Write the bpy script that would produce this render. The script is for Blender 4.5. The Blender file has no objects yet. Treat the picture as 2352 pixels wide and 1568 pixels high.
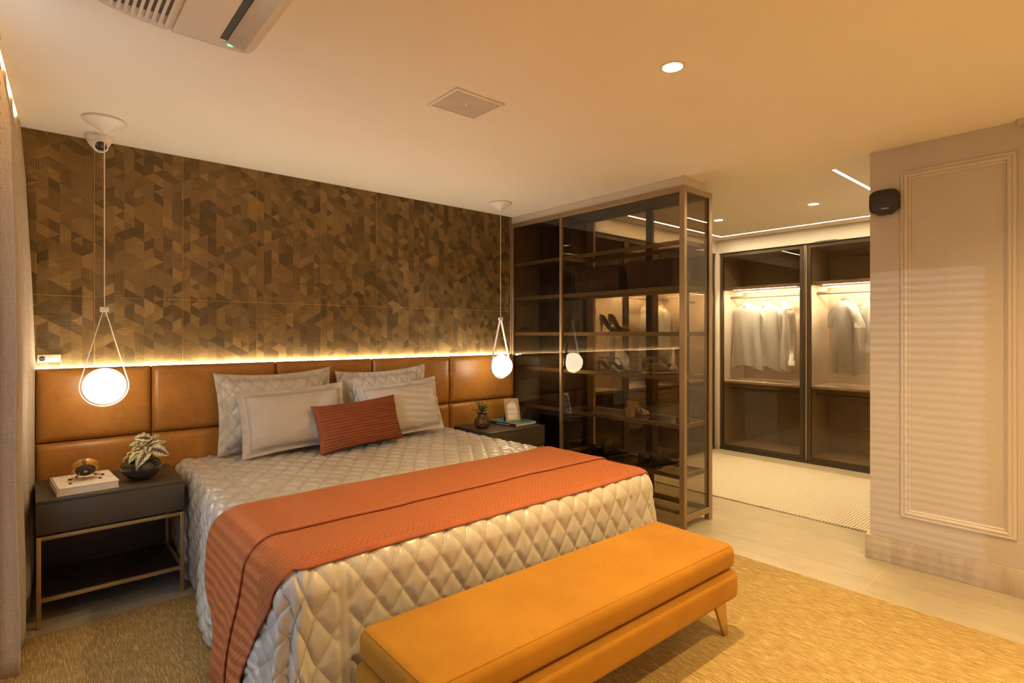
import bpy, bmesh, math, random
from math import sin, cos, pi, radians, sqrt, atan2, exp
from mathutils import Vector, Matrix, Euler, noise as mnoise

random.seed(7)
sc = bpy.context.scene
COL = sc.collection

# ------------------------------------------------------------------ camera
cam_d = bpy.data.cameras.new('camera'); cam = bpy.data.objects.new('camera', cam_d); COL.objects.link(cam)
cam.location = (0, 0, 1.38); cam.rotation_euler = (pi/2, 0, radians(-41.0))
cam_d.sensor_width = 36; cam_d.lens = 1262/2352*36; cam_d.shift_y = -17/2352
cam_d.clip_start = 0.02
sc.camera = cam

# ------------------------------------------------------------------ light and exposure
sc.view_settings.view_transform = 'Standard'; sc.view_settings.look = 'None'
sc.view_settings.gamma = 1; sc.view_settings.use_curve_mapping = False
sc.view_settings.exposure = 0.90
cy = sc.cycles
cy.use_denoising = True
cy.max_bounces = 14; cy.diffuse_bounces = 5; cy.glossy_bounces = 6
cy.transmission_bounces = 10; cy.transparent_max_bounces = 40
cy.caustics_reflective = False; cy.caustics_refractive = False
cy.sample_clamp_indirect = 6.0

WARM = (1.0, 0.68, 0.285)
LEDC = (1.0, 0.70, 0.34)
wd = bpy.data.worlds.new('world'); sc.world = wd; wd.use_nodes = True
bg = wd.node_tree.nodes['Background']; bg.inputs[0].default_value = (0.62, 0.78, 1.0, 1); bg.inputs[1].default_value = 1.6

sun_d = bpy.data.lights.new('sun', 'SUN'); sun = bpy.data.objects.new('sun', sun_d); COL.objects.link(sun)
sun_d.energy = 0.5; sun_d.angle = radians(0.45); sun_d.color = (0.86, 0.90, 1.0)
sun.rotation_euler = Vector((1.0, 0.62, -0.13)).to_track_quat('-Z', 'Y').to_euler()

def spot(name, loc, energy, size=2.5, blend=1.0, color=WARM, r=0.035):
    d = bpy.data.lights.new(name, 'SPOT'); o = bpy.data.objects.new(name, d); COL.objects.link(o)
    d.energy = energy; d.spot_size = size; d.spot_blend = blend; d.color = color; d.shadow_soft_size = r
    o.location = loc
    return o
DOWNLIGHTS = [(2.018, 1.296, 105), (5.06, 1.867, 46), (5.07, 2.742, 46),
              (2.65, 0.10, 75), (0.9, 0.1, 45), (1.6, -1.5, 210), (3.1, -1.5, 220), (0.5, -1.6, 90)]  # all after the first here are unseen, added to brighten room and ceiling
for x, y, e in DOWNLIGHTS:
    spot('downlight_lamp', (x, y, 2.485), e, 2.5 if y > 0 else 2.0)
PENDANT_E = 8.0; HEAD_LED = 62.0; CEIL_LED = 52.0; FRONT_FILL = 185.0; COVE_LED = 120.0

# ------------------------------------------------------------------ materials
def newmat(name):
    m = bpy.data.materials.new(name); m.use_nodes = True
    nt = m.node_tree; nt.nodes.clear()
    out = nt.nodes.new('ShaderNodeOutputMaterial')
    return m, nt, out
def N(nt, t, **kw):
    n = nt.nodes.new(t)
    for k, v in kw.items(): setattr(n, k, v)
    return n
def math_n(nt, op, a, b=None, c=None):
    n = nt.nodes.new('ShaderNodeMath'); n.operation = op
    for i, v in enumerate((a, b, c)):
        if v is None: continue
        if isinstance(v, (int, float)): n.inputs[i].default_value = v
        else: nt.links.new(v, n.inputs[i])
    return n.outputs[0]
def mixc(nt, f, a, b, mode='MIX'):
    n = nt.nodes.new('ShaderNodeMix'); n.data_type = 'RGBA'; n.blend_type = mode
    for i, v in ((0, f), (6, a), (7, b)):
        if isinstance(v, (int, float)): n.inputs[i].default_value = v
        elif isinstance(v, tuple): n.inputs[i].default_value = (v[0], v[1], v[2], 1)
        else: nt.links.new(v, n.inputs[i])
    return n.outputs[2]
def ramp(nt, src, stops):
    n = nt.nodes.new('ShaderNodeValToRGB'); e = n.color_ramp.elements
    while len(e) < len(stops): e.new(0.5)
    for el, (p, c) in zip(e, stops): el.position = p; el.color = (c[0], c[1], c[2], 1)
    nt.links.new(src, n.inputs[0]); return n.outputs[0]
def bsdf(nt, out, color=(.8,.8,.8), rough=.5, metal=0., spec=.5, sheen=0., coat=0.):
    p = nt.nodes.new('ShaderNodeBsdfPrincipled')
    if isinstance(color, tuple): p.inputs['Base Color'].default_value = (*color[:3], 1)
    else: nt.links.new(color, p.inputs['Base Color'])
    if isinstance(rough, (int, float)): p.inputs['Roughness'].default_value = rough
    else: nt.links.new(rough, p.inputs['Roughness'])
    if isinstance(metal, (int, float)): p.inputs['Metallic'].default_value = metal
    else: nt.links.new(metal, p.inputs['Metallic'])
    p.inputs['Specular IOR Level'].default_value = spec
    p.inputs['Sheen Weight'].default_value = sheen
    p.inputs['Coat Weight'].default_value = coat
    nt.links.new(p.outputs[0], out.inputs[0])
    return p
def bump(nt, p, h, strength=.3, dist=.01):
    b = nt.nodes.new('ShaderNodeBump'); b.inputs['Strength'].default_value = strength; b.inputs['Distance'].default_value = dist
    nt.links.new(h, b.inputs['Height']); nt.links.new(b.outputs[0], p.inputs['Normal'])
def coords(nt, kind='Object', scale=(1,1,1)):
    t = nt.nodes.new('ShaderNodeTexCoord')
    m = nt.nodes.new('ShaderNodeMapping'); m.inputs['Scale'].default_value = scale
    nt.links.new(t.outputs[kind], m.inputs[0]); return m.outputs[0]
def world_pos(nt, scale=(1,1,1)):
    g = nt.nodes.new('ShaderNodeNewGeometry')
    m = nt.nodes.new('ShaderNodeMapping'); m.inputs['Scale'].default_value = scale
    nt.links.new(g.outputs['Position'], m.inputs[0]); return m.outputs[0]
def noise(nt, vec, scale=5, detail=3, rough=.5):
    n = nt.nodes.new('ShaderNodeTexNoise'); n.inputs['Scale'].default_value = scale
    n.inputs['Detail'].default_value = detail; n.inputs['Roughness'].default_value = rough
    if vec is not None: nt.links.new(vec, n.inputs['Vector'])
    return n.outputs['Fac']

def simple(name, color, rough=.5, metal=0., var=.08, nscale=8., bmp=0., bscale=60., spec=.5, sheen=0., coat=0., stretch=(1,1,1)):
    """plain procedural material: base colour with a little noise variation and fine relief"""
    m, nt, out = newmat(name)
    v = coords(nt, 'Object', stretch)
    f = noise(nt, v, nscale, 3)
    lo = tuple(c*(1-var) for c in color); hi = tuple(min(1, c*(1+var)) for c in color)
    c = ramp(nt, f, [(.3, lo), (.7, hi)])
    p = bsdf(nt, out, c, rough, metal, spec, sheen, coat)
    if bmp > 0: bump(nt, p, noise(nt, v, bscale, 2), bmp, .004)
    return m
def emit(name, color, strength):
    m, nt, out = newmat(name)
    e = nt.nodes.new('ShaderNodeEmission'); e.inputs[0].default_value = (*color, 1); e.inputs[1].default_value = strength
    nt.links.new(e.outputs[0], out.inputs[0]); return m
def glass(name, tint, ior=1.55, rough=0.0):
    """thin tinted pane: reflects at its front faces, filters what passes"""
    m, nt, out = newmat(name)
    g = nt.nodes.new('ShaderNodeNewGeometry')
    fr = nt.nodes.new('ShaderNodeFresnel'); fr.inputs[0].default_value = ior
    fac = math_n(nt, 'MULTIPLY', fr.outputs[0], math_n(nt, 'SUBTRACT', 1.0, g.outputs['Backfacing']))
    tr = nt.nodes.new('ShaderNodeBsdfTransparent')
    nt.links.new(mixc(nt, g.outputs['Backfacing'], tint, (1., 1., 1.)), tr.inputs[0])
    gl = nt.nodes.new('ShaderNodeBsdfGlossy'); gl.inputs['Roughness'].default_value = rough
    mx = nt.nodes.new('ShaderNodeMixShader')
    nt.links.new(fac, mx.inputs[0]); nt.links.new(tr.outputs[0], mx.inputs[1]); nt.links.new(gl.outputs[0], mx.inputs[2])
    nt.links.new(mx.outputs[0], out.inputs[0]); return m

M = {}
M['ceiling'] = simple('ceiling_paint', (.85, .79, .69), .7, var=.01, nscale=2, bmp=.02, bscale=200)
M['wall_paint'] = simple('beige_wall_paint', (.59, .525, .44), .55, var=.015, nscale=2, bmp=.03, bscale=150)
M['trim_paint'] = simple('beige_trim_paint', (.60, .535, .45), .45, var=.015)
M['white_plastic'] = simple('white_plastic', (.80, .76, .70), .4, var=.02)
M['ac_plastic'] = simple('air_conditioner_plastic', (.66, .58, .50), .4, var=.02)
M['dark_slot'] = simple('dark_slot', (.02, .015, .01), .6)
M['bronze'] = simple('bronze_metal', (.36, .262, .155), .38, .7, var=.06, nscale=30, stretch=(1,1,.05))
M['bronze_pale'] = simple('bronze_lacquer', (.42, .29, .18), .4, .5, var=.05, nscale=20)  # paler, less metallic bronze for a back post and edge strips
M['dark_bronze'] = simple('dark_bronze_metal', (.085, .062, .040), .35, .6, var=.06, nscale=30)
M['brass'] = simple('brass', (.62, .42, .17), .32, .9, var=.06, nscale=30)
M['gilt'] = simple('gilt_frame', (.60, .45, .21), .35, .45, var=.06, nscale=30)
M['brass_matte'] = simple('matte_brass_paint', (.40, .27, .115), .45, .6, var=.05, nscale=20)
M['taupe'] = simple('taupe_lacquer', (.062, .049, .036), .42, var=.05, nscale=5)
M['dark_panel'] = simple('dark_brown_panel', (.018, .011, .008), .35, var=.15, nscale=6)
M['wardrobe_body'] = simple('wardrobe_melamine', (.60, .50, .39), .55, var=.03, nscale=6)
M['rod'] = simple('dark_rod', (.33, .27, .22), .4, .4)
M['chrome'] = simple('chrome', (.75, .72, .68), .2, 1.)
M['black_plastic'] = simple('black_plastic', (.022, .016, .013), .28, var=.1)
M['black_leather'] = simple('black_leather', (.012, .010, .010), .33, var=.2, bmp=.2, bscale=200)
M['cord_fabric'] = simple('white_cord', (.78, .70, .60), .7)
M['wood'] = simple('light_wood', (.56, .34, .15), .5, var=.25, nscale=6, stretch=(1, 6, 6))
M['blind_wood'] = simple('brown_blind_wood', (.16, .075, .03), .5, var=.2, nscale=10)
M['glass_cabinet'] = glass('smoked_cabinet_glass', (.57, .51, .385), 1.72)
M['glass_shelf'] = glass('smoked_shelf_glass', (.62, .54, .43), 1.5)
M['glass_wardrobe'] = glass('tinted_wardrobe_glass', (.53, .48, .39), 1.5)
M['glass_clear'] = glass('clear_window_glass', (.95, .97, .96), 1.45)
M['led_head'] = emit('headboard_led', (1., .80, .55), HEAD_LED)
M['led_ceiling'] = emit('ceiling_led', (1., .80, .50), CEIL_LED)
M['led_front_fill'] = emit('added_front_fill', (1., .86, .64), FRONT_FILL)  # for strips added at the shelf fronts to brighten the shirts
M['led_rear'] = emit('wardrobe_rear_led', (1., .84, .60), 36.0)
M['led_cove'] = emit('cove_led', LEDC, COVE_LED)
M['globe'] = emit('opal_globe_light', (1., .82, .54), PENDANT_E)
M['spot_disc'] = emit('downlight_disc', (1., .82, .55), 14.0)
M['green_led'] = emit('green_indicator', (.12, 1., .25), 2.2)
M['paper'] = simple('paper', (.78, .71, .61), .7, var=.03)
M['white_cover'] = simple('white_book_cover', (.80, .70, .58), .45, var=.02)
M['ink_black'] = simple('black_ink', (.02, .018, .016), .5)
M['ink_red'] = simple('red_ink', (.40, .05, .03), .5)
M['spine_dark'] = simple('dark_brown_spine', (.045, .03, .025), .4)
M['ink_white'] = simple('white_ink', (.75, .70, .62), .5)
M['lens'] = simple('camera_lens', (.006, .006, .010), .08, coat=1.)
M['bowl'] = simple('dark_glazed_ceramic', (.030, .022, .014), .12, var=.4, nscale=10, coat=.6)
M['urchin_gold'] = None
M['urchin_dark'] = simple('dark_lacquered_disc', (.055, .030, .020), .25, var=.3, nscale=40)
M['stem_green'] = simple('green_stem', (.10, .13, .035), .6)
M['sprig'] = simple('sprig_leaf', (.085, .115, .022), .55, var=.35, nscale=60)
M['sprig_light'] = simple('sprig_leaf_light', (.24, .24, .04), .55, var=.3, nscale=60)
M['soil'] = simple('soil', (.02, .014, .01), .9)
M['pump_nude'] = simple('dusty_pink_leather', (.30, .205, .165), .38)
M['sandal_white'] = simple('off_white_leather', (.50, .43, .37), .4)
M['wedge_tan'] = simple('tan_wedge_leather', (.30, .195, .11), .5)
M['sole_cream'] = simple('cream_sole', (.52, .42, .26), .5)
M['sandal_beige'] = simple('beige_leather', (.50, .34, .20), .5)
M['shirt_grey'] = simple('grey_cotton', (.36, .34, .33), .8, var=.06, nscale=12)
def make_cotton(name, c):
    m, nt, out = newmat(name)
    f = noise(nt, coords(nt, 'Object'), 7, 3)
    col = ramp(nt, f, [(.3, tuple(x*.95 for x in c)), (.7, c)])
    p = nt.nodes.new('ShaderNodeBsdfDiffuse'); nt.links.new(col, p.inputs[0])
    t = nt.nodes.new('ShaderNodeBsdfTranslucent'); nt.links.new(col, t.inputs[0])
    b = nt.nodes.new('ShaderNodeBump'); b.inputs['Strength'].default_value = .25; b.inputs['Distance'].default_value = .01
    nt.links.new(noise(nt, coords(nt, 'Object'), 16, 3), b.inputs['Height']); nt.links.new(b.outputs[0], p.inputs['Normal'])
    mx = nt.nodes.new('ShaderNodeMixShader'); mx.inputs[0].default_value = .38
    nt.links.new(p.outputs[0], mx.inputs[1]); nt.links.new(t.outputs[0], mx.inputs[2]); nt.links.new(mx.outputs[0], out.inputs[0]); return m
M['shirt_white'] = make_cotton('white_cotton_cloth', (.82, .79, .76))
M['shirt_pale'] = make_cotton('pale_grey_cotton', (.66, .63, .61))
M['label_grey'] = simple('garment_label', (.35, .33, .30), .7)
M['mattress'] = simple('mattress_ticking', (.6, .56, .5), .8)

def make_tile_mat():
    m, nt, out = newmat('gold_relief_tile')
    ang = N(nt, 'ShaderNodeAttribute'); ang.attribute_name = 'hatch'
    tone = N(nt, 'ShaderNodeAttribute'); tone.attribute_name = 'tone'
    g = N(nt, 'ShaderNodeNewGeometry')
    sep = N(nt, 'ShaderNodeSeparateXYZ'); nt.links.new(g.outputs['Position'], sep.inputs[0])
    nz = noise(nt, world_pos(nt, (1, 1, 1)), 26, 3)
    ca = math_n(nt, 'COSINE', ang.outputs['Fac']); sa = math_n(nt, 'SINE', ang.outputs['Fac'])
    d = math_n(nt, 'ADD', math_n(nt, 'MULTIPLY', sep.outputs[0], ca), math_n(nt, 'MULTIPLY', sep.outputs[2], sa))
    d = math_n(nt, 'ADD', d, math_n(nt, 'MULTIPLY', nz, .0032))
    w = math_n(nt, 'SINE', math_n(nt, 'MULTIPLY', d, 2*pi/0.0068))
    w01 = math_n(nt, 'MULTIPLY_ADD', w, .5, .5)
    dark = ramp(nt, tone.outputs['Fac'], [(0, (.036, .024, .009)), (1, (.130, .084, .026))])
    light = ramp(nt, tone.outputs['Fac'], [(0, (.095, .060, .023)), (.5, (.33, .205, .070)), (1, (.60, .385, .14))])
    c = mixc(nt, ramp(nt, w01, [(.30, (0,0,0)), (.62, (1,1,1))]), dark, light)
    p = bsdf(nt, out, c, .42, .38)
    bump(nt, p, w01, .55, .002)
    return m
M['tile'] = make_tile_mat()
M['tile_grout'] = simple('gold_grout', (.50, .34, .15), .45, .2)

def make_leather():
    m, nt, out = newmat('saddle_leather')
    v = world_pos(nt)
    f = noise(nt, v, 5, 6, .62); f2 = noise(nt, v, 38, 4, .6)
    c = ramp(nt, f, [(.28, (.245, .095, .013)), (.55, (.33, .137, .021)), (.8, (.43, .192, .038))])
    c = mixc(nt, .22, c, ramp(nt, f2, [(.3, (.28, .105, .018)), (.7, (.52, .235, .06))]))
    p = bsdf(nt, out, c, .36, 0, .5)
    bump(nt, p, noise(nt, v, 420, 2), .10, .001)
    return m
M['leather'] = make_leather()
def make_velvet():
    m, nt, out = newmat('mustard_velvet')
    v = world_pos(nt)
    f = noise(nt, v, 4, 5, .65); f2 = noise(nt, v, 260, 2)
    c = ramp(nt, f, [(.3, (.355, .155, .008)), (.7, (.455, .21, .014))])
    c = mixc(nt, .15, c, ramp(nt, f2, [(.3, (.31, .12, .010)), (.7, (.54, .25, .03))]))
    p = bsdf(nt, out, c, .75, 0, .25, sheen=.12)
    p.inputs['Sheen Tint'].default_value = (1., .72, .35, 1)
    bump(nt, p, f2, .12, .002)
    return m
M['velvet'] = make_velvet()
def make_satin():
    m, nt, out = newmat('champagne_satin_quilt')
    t = N(nt, 'ShaderNodeUVMap'); sep = N(nt, 'ShaderNodeSeparateXYZ'); nt.links.new(t.outputs[0], sep.inputs[0])
    W, H = .108, .160
    a = math_n(nt, 'ADD', math_n(nt, 'DIVIDE', sep.outputs[0], W), math_n(nt, 'DIVIDE', sep.outputs[1], H))
    b = math_n(nt, 'SUBTRACT', math_n(nt, 'DIVIDE', sep.outputs[0], W), math_n(nt, 'DIVIDE', sep.outputs[1], H))
    def dist(x): return math_n(nt, 'ABSOLUTE', math_n(nt, 'SUBTRACT', math_n(nt, 'FRACT', x), .5))   # .5 on the seam
    dm = math_n(nt, 'MAXIMUM', dist(a), dist(b))
    seam = N(nt, 'ShaderNodeMapRange'); seam.inputs[1].default_value = .484; seam.inputs[2].default_value = .497
    nt.links.new(dm, seam.inputs[0])
    v = world_pos(nt)
    f = noise(nt, v, 7, 4)
    c = ramp(nt, f, [(.3, (.475, .43, .365)), (.7, (.545, .50, .43))])
    c = mixc(nt, math_n(nt, 'MULTIPLY', seam.outputs[0], .6), c, (.22, .20, .18))
    p = bsdf(nt, out, c, .31, 0, .5, sheen=.05)
    wr = noise(nt, world_pos(nt, (1, 1, .6)), 30, 3, .55)
    h = math_n(nt, 'SUBTRACT', wr, math_n(nt, 'MULTIPLY', seam.outputs[0], .5))
    bump(nt, p, h, .28, .006)
    return m
M['satin'] = make_satin()
def make_sateen():
    m, nt, out = newmat('ivory_sateen_pillow')
    t = N(nt, 'ShaderNodeUVMap'); sep = N(nt, 'ShaderNodeSeparateXYZ'); nt.links.new(t.outputs[0], sep.inputs[0])
    def line(c, at):
        mr = N(nt, 'ShaderNodeMath'); mr.operation = 'COMPARE'; mr.inputs[1].default_value = at; mr.inputs[2].default_value = .0013
        nt.links.new(c, mr.inputs[0]); return mr.outputs[0]
    # uv = distance from the side edges (u) and from top/bottom edges (v)
    u, v = sep.outputs[0], sep.outputs[1]
    ins_u = math_n(nt, 'GREATER_THAN', u, .0405); ins_v = math_n(nt, 'GREATER_THAN', v, .0405)
    l1 = math_n(nt, 'MULTIPLY', math_n(nt, 'ADD', line(u, .042), line(u, .050)), ins_v)
    l2 = math_n(nt, 'MULTIPLY', math_n(nt, 'ADD', line(v, .042), line(v, .050)), ins_u)
    ln = math_n(nt, 'MINIMUM', math_n(nt, 'ADD', l1, l2), 1)
    c = mixc(nt, math_n(nt, 'MULTIPLY', ln, .75), (.525, .475, .41), (.16, .16, .18))
    p = bsdf(nt, out, c, .5, 0, .35, sheen=.15)
    bump(nt, p, noise(nt, world_pos(nt), 20, 3), .18, .006)
    return m
M['sateen'] = make_sateen()
def make_knit():
    m, nt, out = newmat('rust_knit')
    t = N(nt, 'ShaderNodeUVMap'); sep = N(nt, 'ShaderNodeSeparateXYZ'); nt.links.new(t.outputs[0], sep.inputs[0])
    s = 2*pi/.024
    su = math_n(nt, 'SINE', math_n(nt, 'MULTIPLY', sep.outputs[0], s)); sv = math_n(nt, 'SINE', math_n(nt, 'MULTIPLY', sep.outputs[1], s))
    ch = math_n(nt, 'MULTIPLY_ADD', math_n(nt, 'MULTIPLY', su, sv), .5, .5)
    f2 = noise(nt, world_pos(nt), 330, 2)
    c = ramp(nt, ch, [(.15, (.325, .082, .020)), (.85, (.45, .132, .036))])
    c = mixc(nt, .2, c, ramp(nt, f2, [(.3, (.30, .065, .015)), (.7, (.58, .18, .055))]))
    p = bsdf(nt, out, c, .8, 0, .25, sheen=.25)
    p.inputs['Sheen Tint'].default_value = (1., .55, .3, 1)
    bump(nt, p, math_n(nt, 'ADD', ch, math_n(nt, 'MULTIPLY', f2, .4)), .55, .006)
    return m
M['knit'] = make_knit()
M['knit_rib'] = simple('rust_rib_border', (.37, .092, .024), .8, var=.1, bmp=.5, bscale=120, sheen=.2)
M['rib_cushion'] = simple('rust_pleated_fabric', (.215, .050, .010), .8, var=.08, nscale=20, sheen=.0)

def make_rug(name, dark, mid, light, stretch, big=.9):
    m, nt, out = newmat(name)
    v = world_pos(nt, stretch)
    f = noise(nt, v, 1.0, 4, .7)
    f3 = noise(nt, world_pos(nt), 300, 2); f4 = noise(nt, world_pos(nt), 2.2, 3)
    c = ramp(nt, f, [(.34, dark), (.50, mid), (.62, light)])
    c = mixc(nt, .25, c, ramp(nt, f3, [(.35, dark), (.65, light)]))
    c = mixc(nt, .18, c, ramp(nt, f4, [(.35, dark), (.65, mid)]))
    p = bsdf(nt, out, c, .85, 0, .2)
    bump(nt, p, math_n(nt, 'ADD', f, f3), .5, .004)
    return m
M['rug_gold'] = make_rug('golden_woven_rug', (.205, .120, .026), (.335, .215, .060), (.70, .53, .27), (260, 14, 100))
M['rug_gold2'] = M['rug_gold']
def make_rug2():
    m, nt, out = newmat('ivory_ribbed_rug')
    g = N(nt, 'ShaderNodeNewGeometry'); sep = N(nt, 'ShaderNodeSeparateXYZ'); nt.links.new(g.outputs['Position'], sep.inputs[0])
    n1 = noise(nt, world_pos(nt), 9, 3)
    d = math_n(nt, 'ADD', sep.outputs[1], math_n(nt, 'MULTIPLY', n1, .012))
    w = math_n(nt, 'MULTIPLY_ADD', math_n(nt, 'SINE', math_n(nt, 'MULTIPLY', d, 2*pi/.021)), .5, .5)
    f = noise(nt, world_pos(nt, (14, 120, 10)), 1, 3, .6)
    k = math_n(nt, 'MULTIPLY', w, math_n(nt, 'MULTIPLY_ADD', f, .9, .35))
    c = ramp(nt, k, [(.02, (.34, .28, .19)), (.30, (.45, .385, .285)), (.8, (.60, .535, .43))])
    p = bsdf(nt, out, c, .85, 0, .2)
    bump(nt, p, w, .5, .006)
    return m
M['rug_ivory'] = make_rug2()
def make_porcelain(name, a, b, c3, rough=.32, stretch=(1.2, .45, 1)):
    m, nt, out = newmat(name)
    v = world_pos(nt, stretch)
    f = noise(nt, v, 2.2, 6, .6); f2 = noise(nt, world_pos(nt, (6, 1.2, 6)), 3, 4, .6)
    c = ramp(nt, f, [(.3, a), (.52, b), (.75, c3)])
    c = mixc(nt, .25, c, ramp(nt, f2, [(.35, a), (.65, c3)]))
    p = bsdf(nt, out, c, rough, 0, .45)
    bump(nt, p, f2, .03, .002)
    return m
M['porcelain'] = make_porcelain('beige_porcelain', (.33, .275, .185), (.425, .362, .25), (.53, .46, .335))
M['floor_grout'] = simple('light_floor_grout', (.66, .55, .40), .7)
def make_travertine():
    m, nt, out = newmat('grey_travertine')
    v = world_pos(nt, (6, 6, 1.4)); f = noise(nt, v, 3, 5, .6)
    pits = noise(nt, world_pos(nt, (9, 9, 3)), 14, 3, .6)
    c = ramp(nt, f, [(.3, (.40, .325, .24)), (.7, (.52, .435, .335))])
    c = mixc(nt, ramp(nt, pits, [(.66, (0,0,0)), (.73, (1,1,1))]), c, (.20, .15, .10))
    bsdf(nt, out, c, .5); return m
M['travertine'] = make_travertine()
def make_curtain():
    m, nt, out = newmat('linen_curtain')
    f = noise(nt, world_pos(nt, (40, 40, 3)), 6, 3); f2 = noise(nt, world_pos(nt, (3, 3, 60)), 7, 3)
    k = math_n(nt, 'MULTIPLY_ADD', math_n(nt, 'ADD', f, f2), .5, 0)
    c = ramp(nt, k, [(.35, (.56, .46, .355)), (.65, (.74, .64, .52))])
    p = nt.nodes.new('ShaderNodeBsdfDiffuse'); nt.links.new(c, p.inputs[0])
    t = nt.nodes.new('ShaderNodeBsdfTranslucent'); nt.links.new(c, t.inputs[0])
    mx = nt.nodes.new('ShaderNodeMixShader'); mx.inputs[0].default_value = .25
    nt.links.new(p.outputs[0], mx.inputs[1]); nt.links.new(t.outputs[0], mx.inputs[2])
    nt.links.new(mx.outputs[0], out.inputs[0]); return m
M['curtain'] = make_curtain()
def make_basket():
    m, nt, out = newmat('oxblood_woven')
    v = coords(nt, 'Object', (1, 1, 1))
    ck = N(nt, 'ShaderNodeTexChecker'); ck.inputs['Scale'].default_value = 70; nt.links.new(v, ck.inputs[0])
    c = mixc(nt, ck.outputs[1], (.030, .010, .008), (.070, .022, .016))
    p = bsdf(nt, out, c, .45); bump(nt, p, ck.outputs[1], .6, .004); return m
M['basket'] = make_basket()
def make_begonia():
    m, nt, out = newmat('begonia_leaf')
    t = N(nt, 'ShaderNodeUVMap'); sep = N(nt, 'ShaderNodeSeparateXYZ'); nt.links.new(t.outputs[0], sep.inputs[0])
    u = sep.outputs[0]; va = math_n(nt, 'ABSOLUTE', sep.outputs[1])
    nz = noise(nt, coords(nt, 'UV', (9, 9, 9)), 3, 3)
    vein = math_n(nt, 'SINE', math_n(nt, 'MULTIPLY', math_n(nt, 'SUBTRACT', u, math_n(nt, 'MULTIPLY', va, .45)), 38))
    vein = math_n(nt, 'MULTIPLY_ADD', vein, .5, .5)
    core = math_n(nt, 'MULTIPLY_ADD', va, 1.0, math_n(nt, 'MULTIPLY', u, .22))
    k = math_n(nt, 'ADD', math_n(nt, 'ADD', core, math_n(nt, 'MULTIPLY', vein, -.26)), math_n(nt, 'MULTIPLY_ADD', nz, .3, -.05))
    c = ramp(nt, k, [(.12, (.055, .022, .035)), (.30, (.13, .055, .075)), (.42, (.56, .50, .30)), (.75, (.60, .56, .27)), (.92, (.17, .17, .05))])
    p = bsdf(nt, out, c, .45); bump(nt, p, vein, .3, .002); return m
M['begonia'] = make_begonia()
def make_urchin():
    m, nt, out = newmat('gold_striped_shell')
    v = coords(nt, 'Object'); sep = N(nt, 'ShaderNodeSeparateXYZ'); nt.links.new(v, sep.inputs[0])
    a = math_n(nt, 'ARCTAN2', sep.outputs[1], sep.outputs[0])
    f = noise(nt, v, 60, 3)
    st = math_n(nt, 'MULTIPLY_ADD', math_n(nt, 'SINE', math_n(nt, 'MULTIPLY', a, 60)), .3, f)
    c = ramp(nt, st, [(.2, (.42, .20, .025)), (.8, (.66, .36, .06))])
    band = math_n(nt, 'LESS_THAN', math_n(nt, 'ABSOLUTE', math_n(nt, 'SUBTRACT', a, pi/2+.12)), .17)
    c = mixc(nt, math_n(nt, 'MULTIPLY', band, .85), c, (.10, .05, .04))
    bsdf(nt, out, c, .35, .25); return m
M['urchin_gold'] = make_urchin()
def make_vase():
    m, nt, out = newmat('amber_glass')
    v = coords(nt, 'Object')
    f = noise(nt, v, 70, 3)
    p = bsdf(nt, out, ramp(nt, f, [(.35, (.05, .022, .008)), (.7, (.22, .10, .035))]), .08, 0, .6, coat=.4)
    p.inputs['Transmission Weight'].default_value = .35
    return m
M['vase_glass'] = make_vase()
def make_teal_cover():
    m, nt, out = newmat('teal_photo_cover')
    v = coords(nt, 'Object', (7, 16, 1))
    f = noise(nt, v, 1.3, 6, .68)
    c = ramp(nt, f, [(.30, (.02, .10, .20)), (.45, (.03, .22, .30)), (.56, (.06, .30, .28)), (.66, (.40, .50, .42))])
    bsdf(nt, out, c, .3, coat=.3); return m
M['teal_cover'] = make_teal_cover()
M['mat_white'] = simple('mat_board', (.72, .64, .53), .7, var=.02)

# ------------------------------------------------------------------ helpers
ORG = {}
def link(name, me, mat=None, parent=None, org=(0,0,0), smooth=True, angle=35):
    """link a mesh whose vertices are in world coordinates; shifts it to its parent's origin"""
    o = bpy.data.objects.new(name, me); COL.objects.link(o)
    po = ORG.get(parent.name, Vector((0,0,0))) if parent else Vector((0,0,0))
    org = Vector(org) if parent is None else po
    if parent is not None or org.length > 0:
        me.transform(Matrix.Translation(-org))
    if parent is not None: o.parent = parent
    else: o.location = org
    ORG[o.name] = org
    if mat: me.materials.append(mat)
    if smooth:
        me.shade_smooth(); me.set_sharp_from_angle(angle=radians(angle))
    return o
def tag(o, label=None, cat=None, group=None, kind=None):
    if label: o['label'] = label
    if cat: o['category'] = cat
    if group: o['group'] = group
    if kind: o['kind'] = kind
    return o
def thing(name, label, cat, loc=(0,0,0), group=None):
    o = bpy.data.objects.new(name, None); COL.objects.link(o); o.location = loc
    o.empty_display_size = .05
    ORG[o.name] = Vector(loc)
    return tag(o, label, cat, group)
def struct_root(name, loc=(0,0,0)):
    o = bpy.data.objects.new(name, None); COL.objects.link(o); o.location = loc; ORG[o.name] = Vector(loc)
    o['kind'] = 'structure'; return o
def struct(o): o['kind'] = 'structure'; return o
def copy_tree(o, parent=None):
    c = o.copy(); COL.objects.link(c)
    if parent is not None: c.parent = parent
    for ch in list(o.children): copy_tree(ch, c)
    return c

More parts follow.
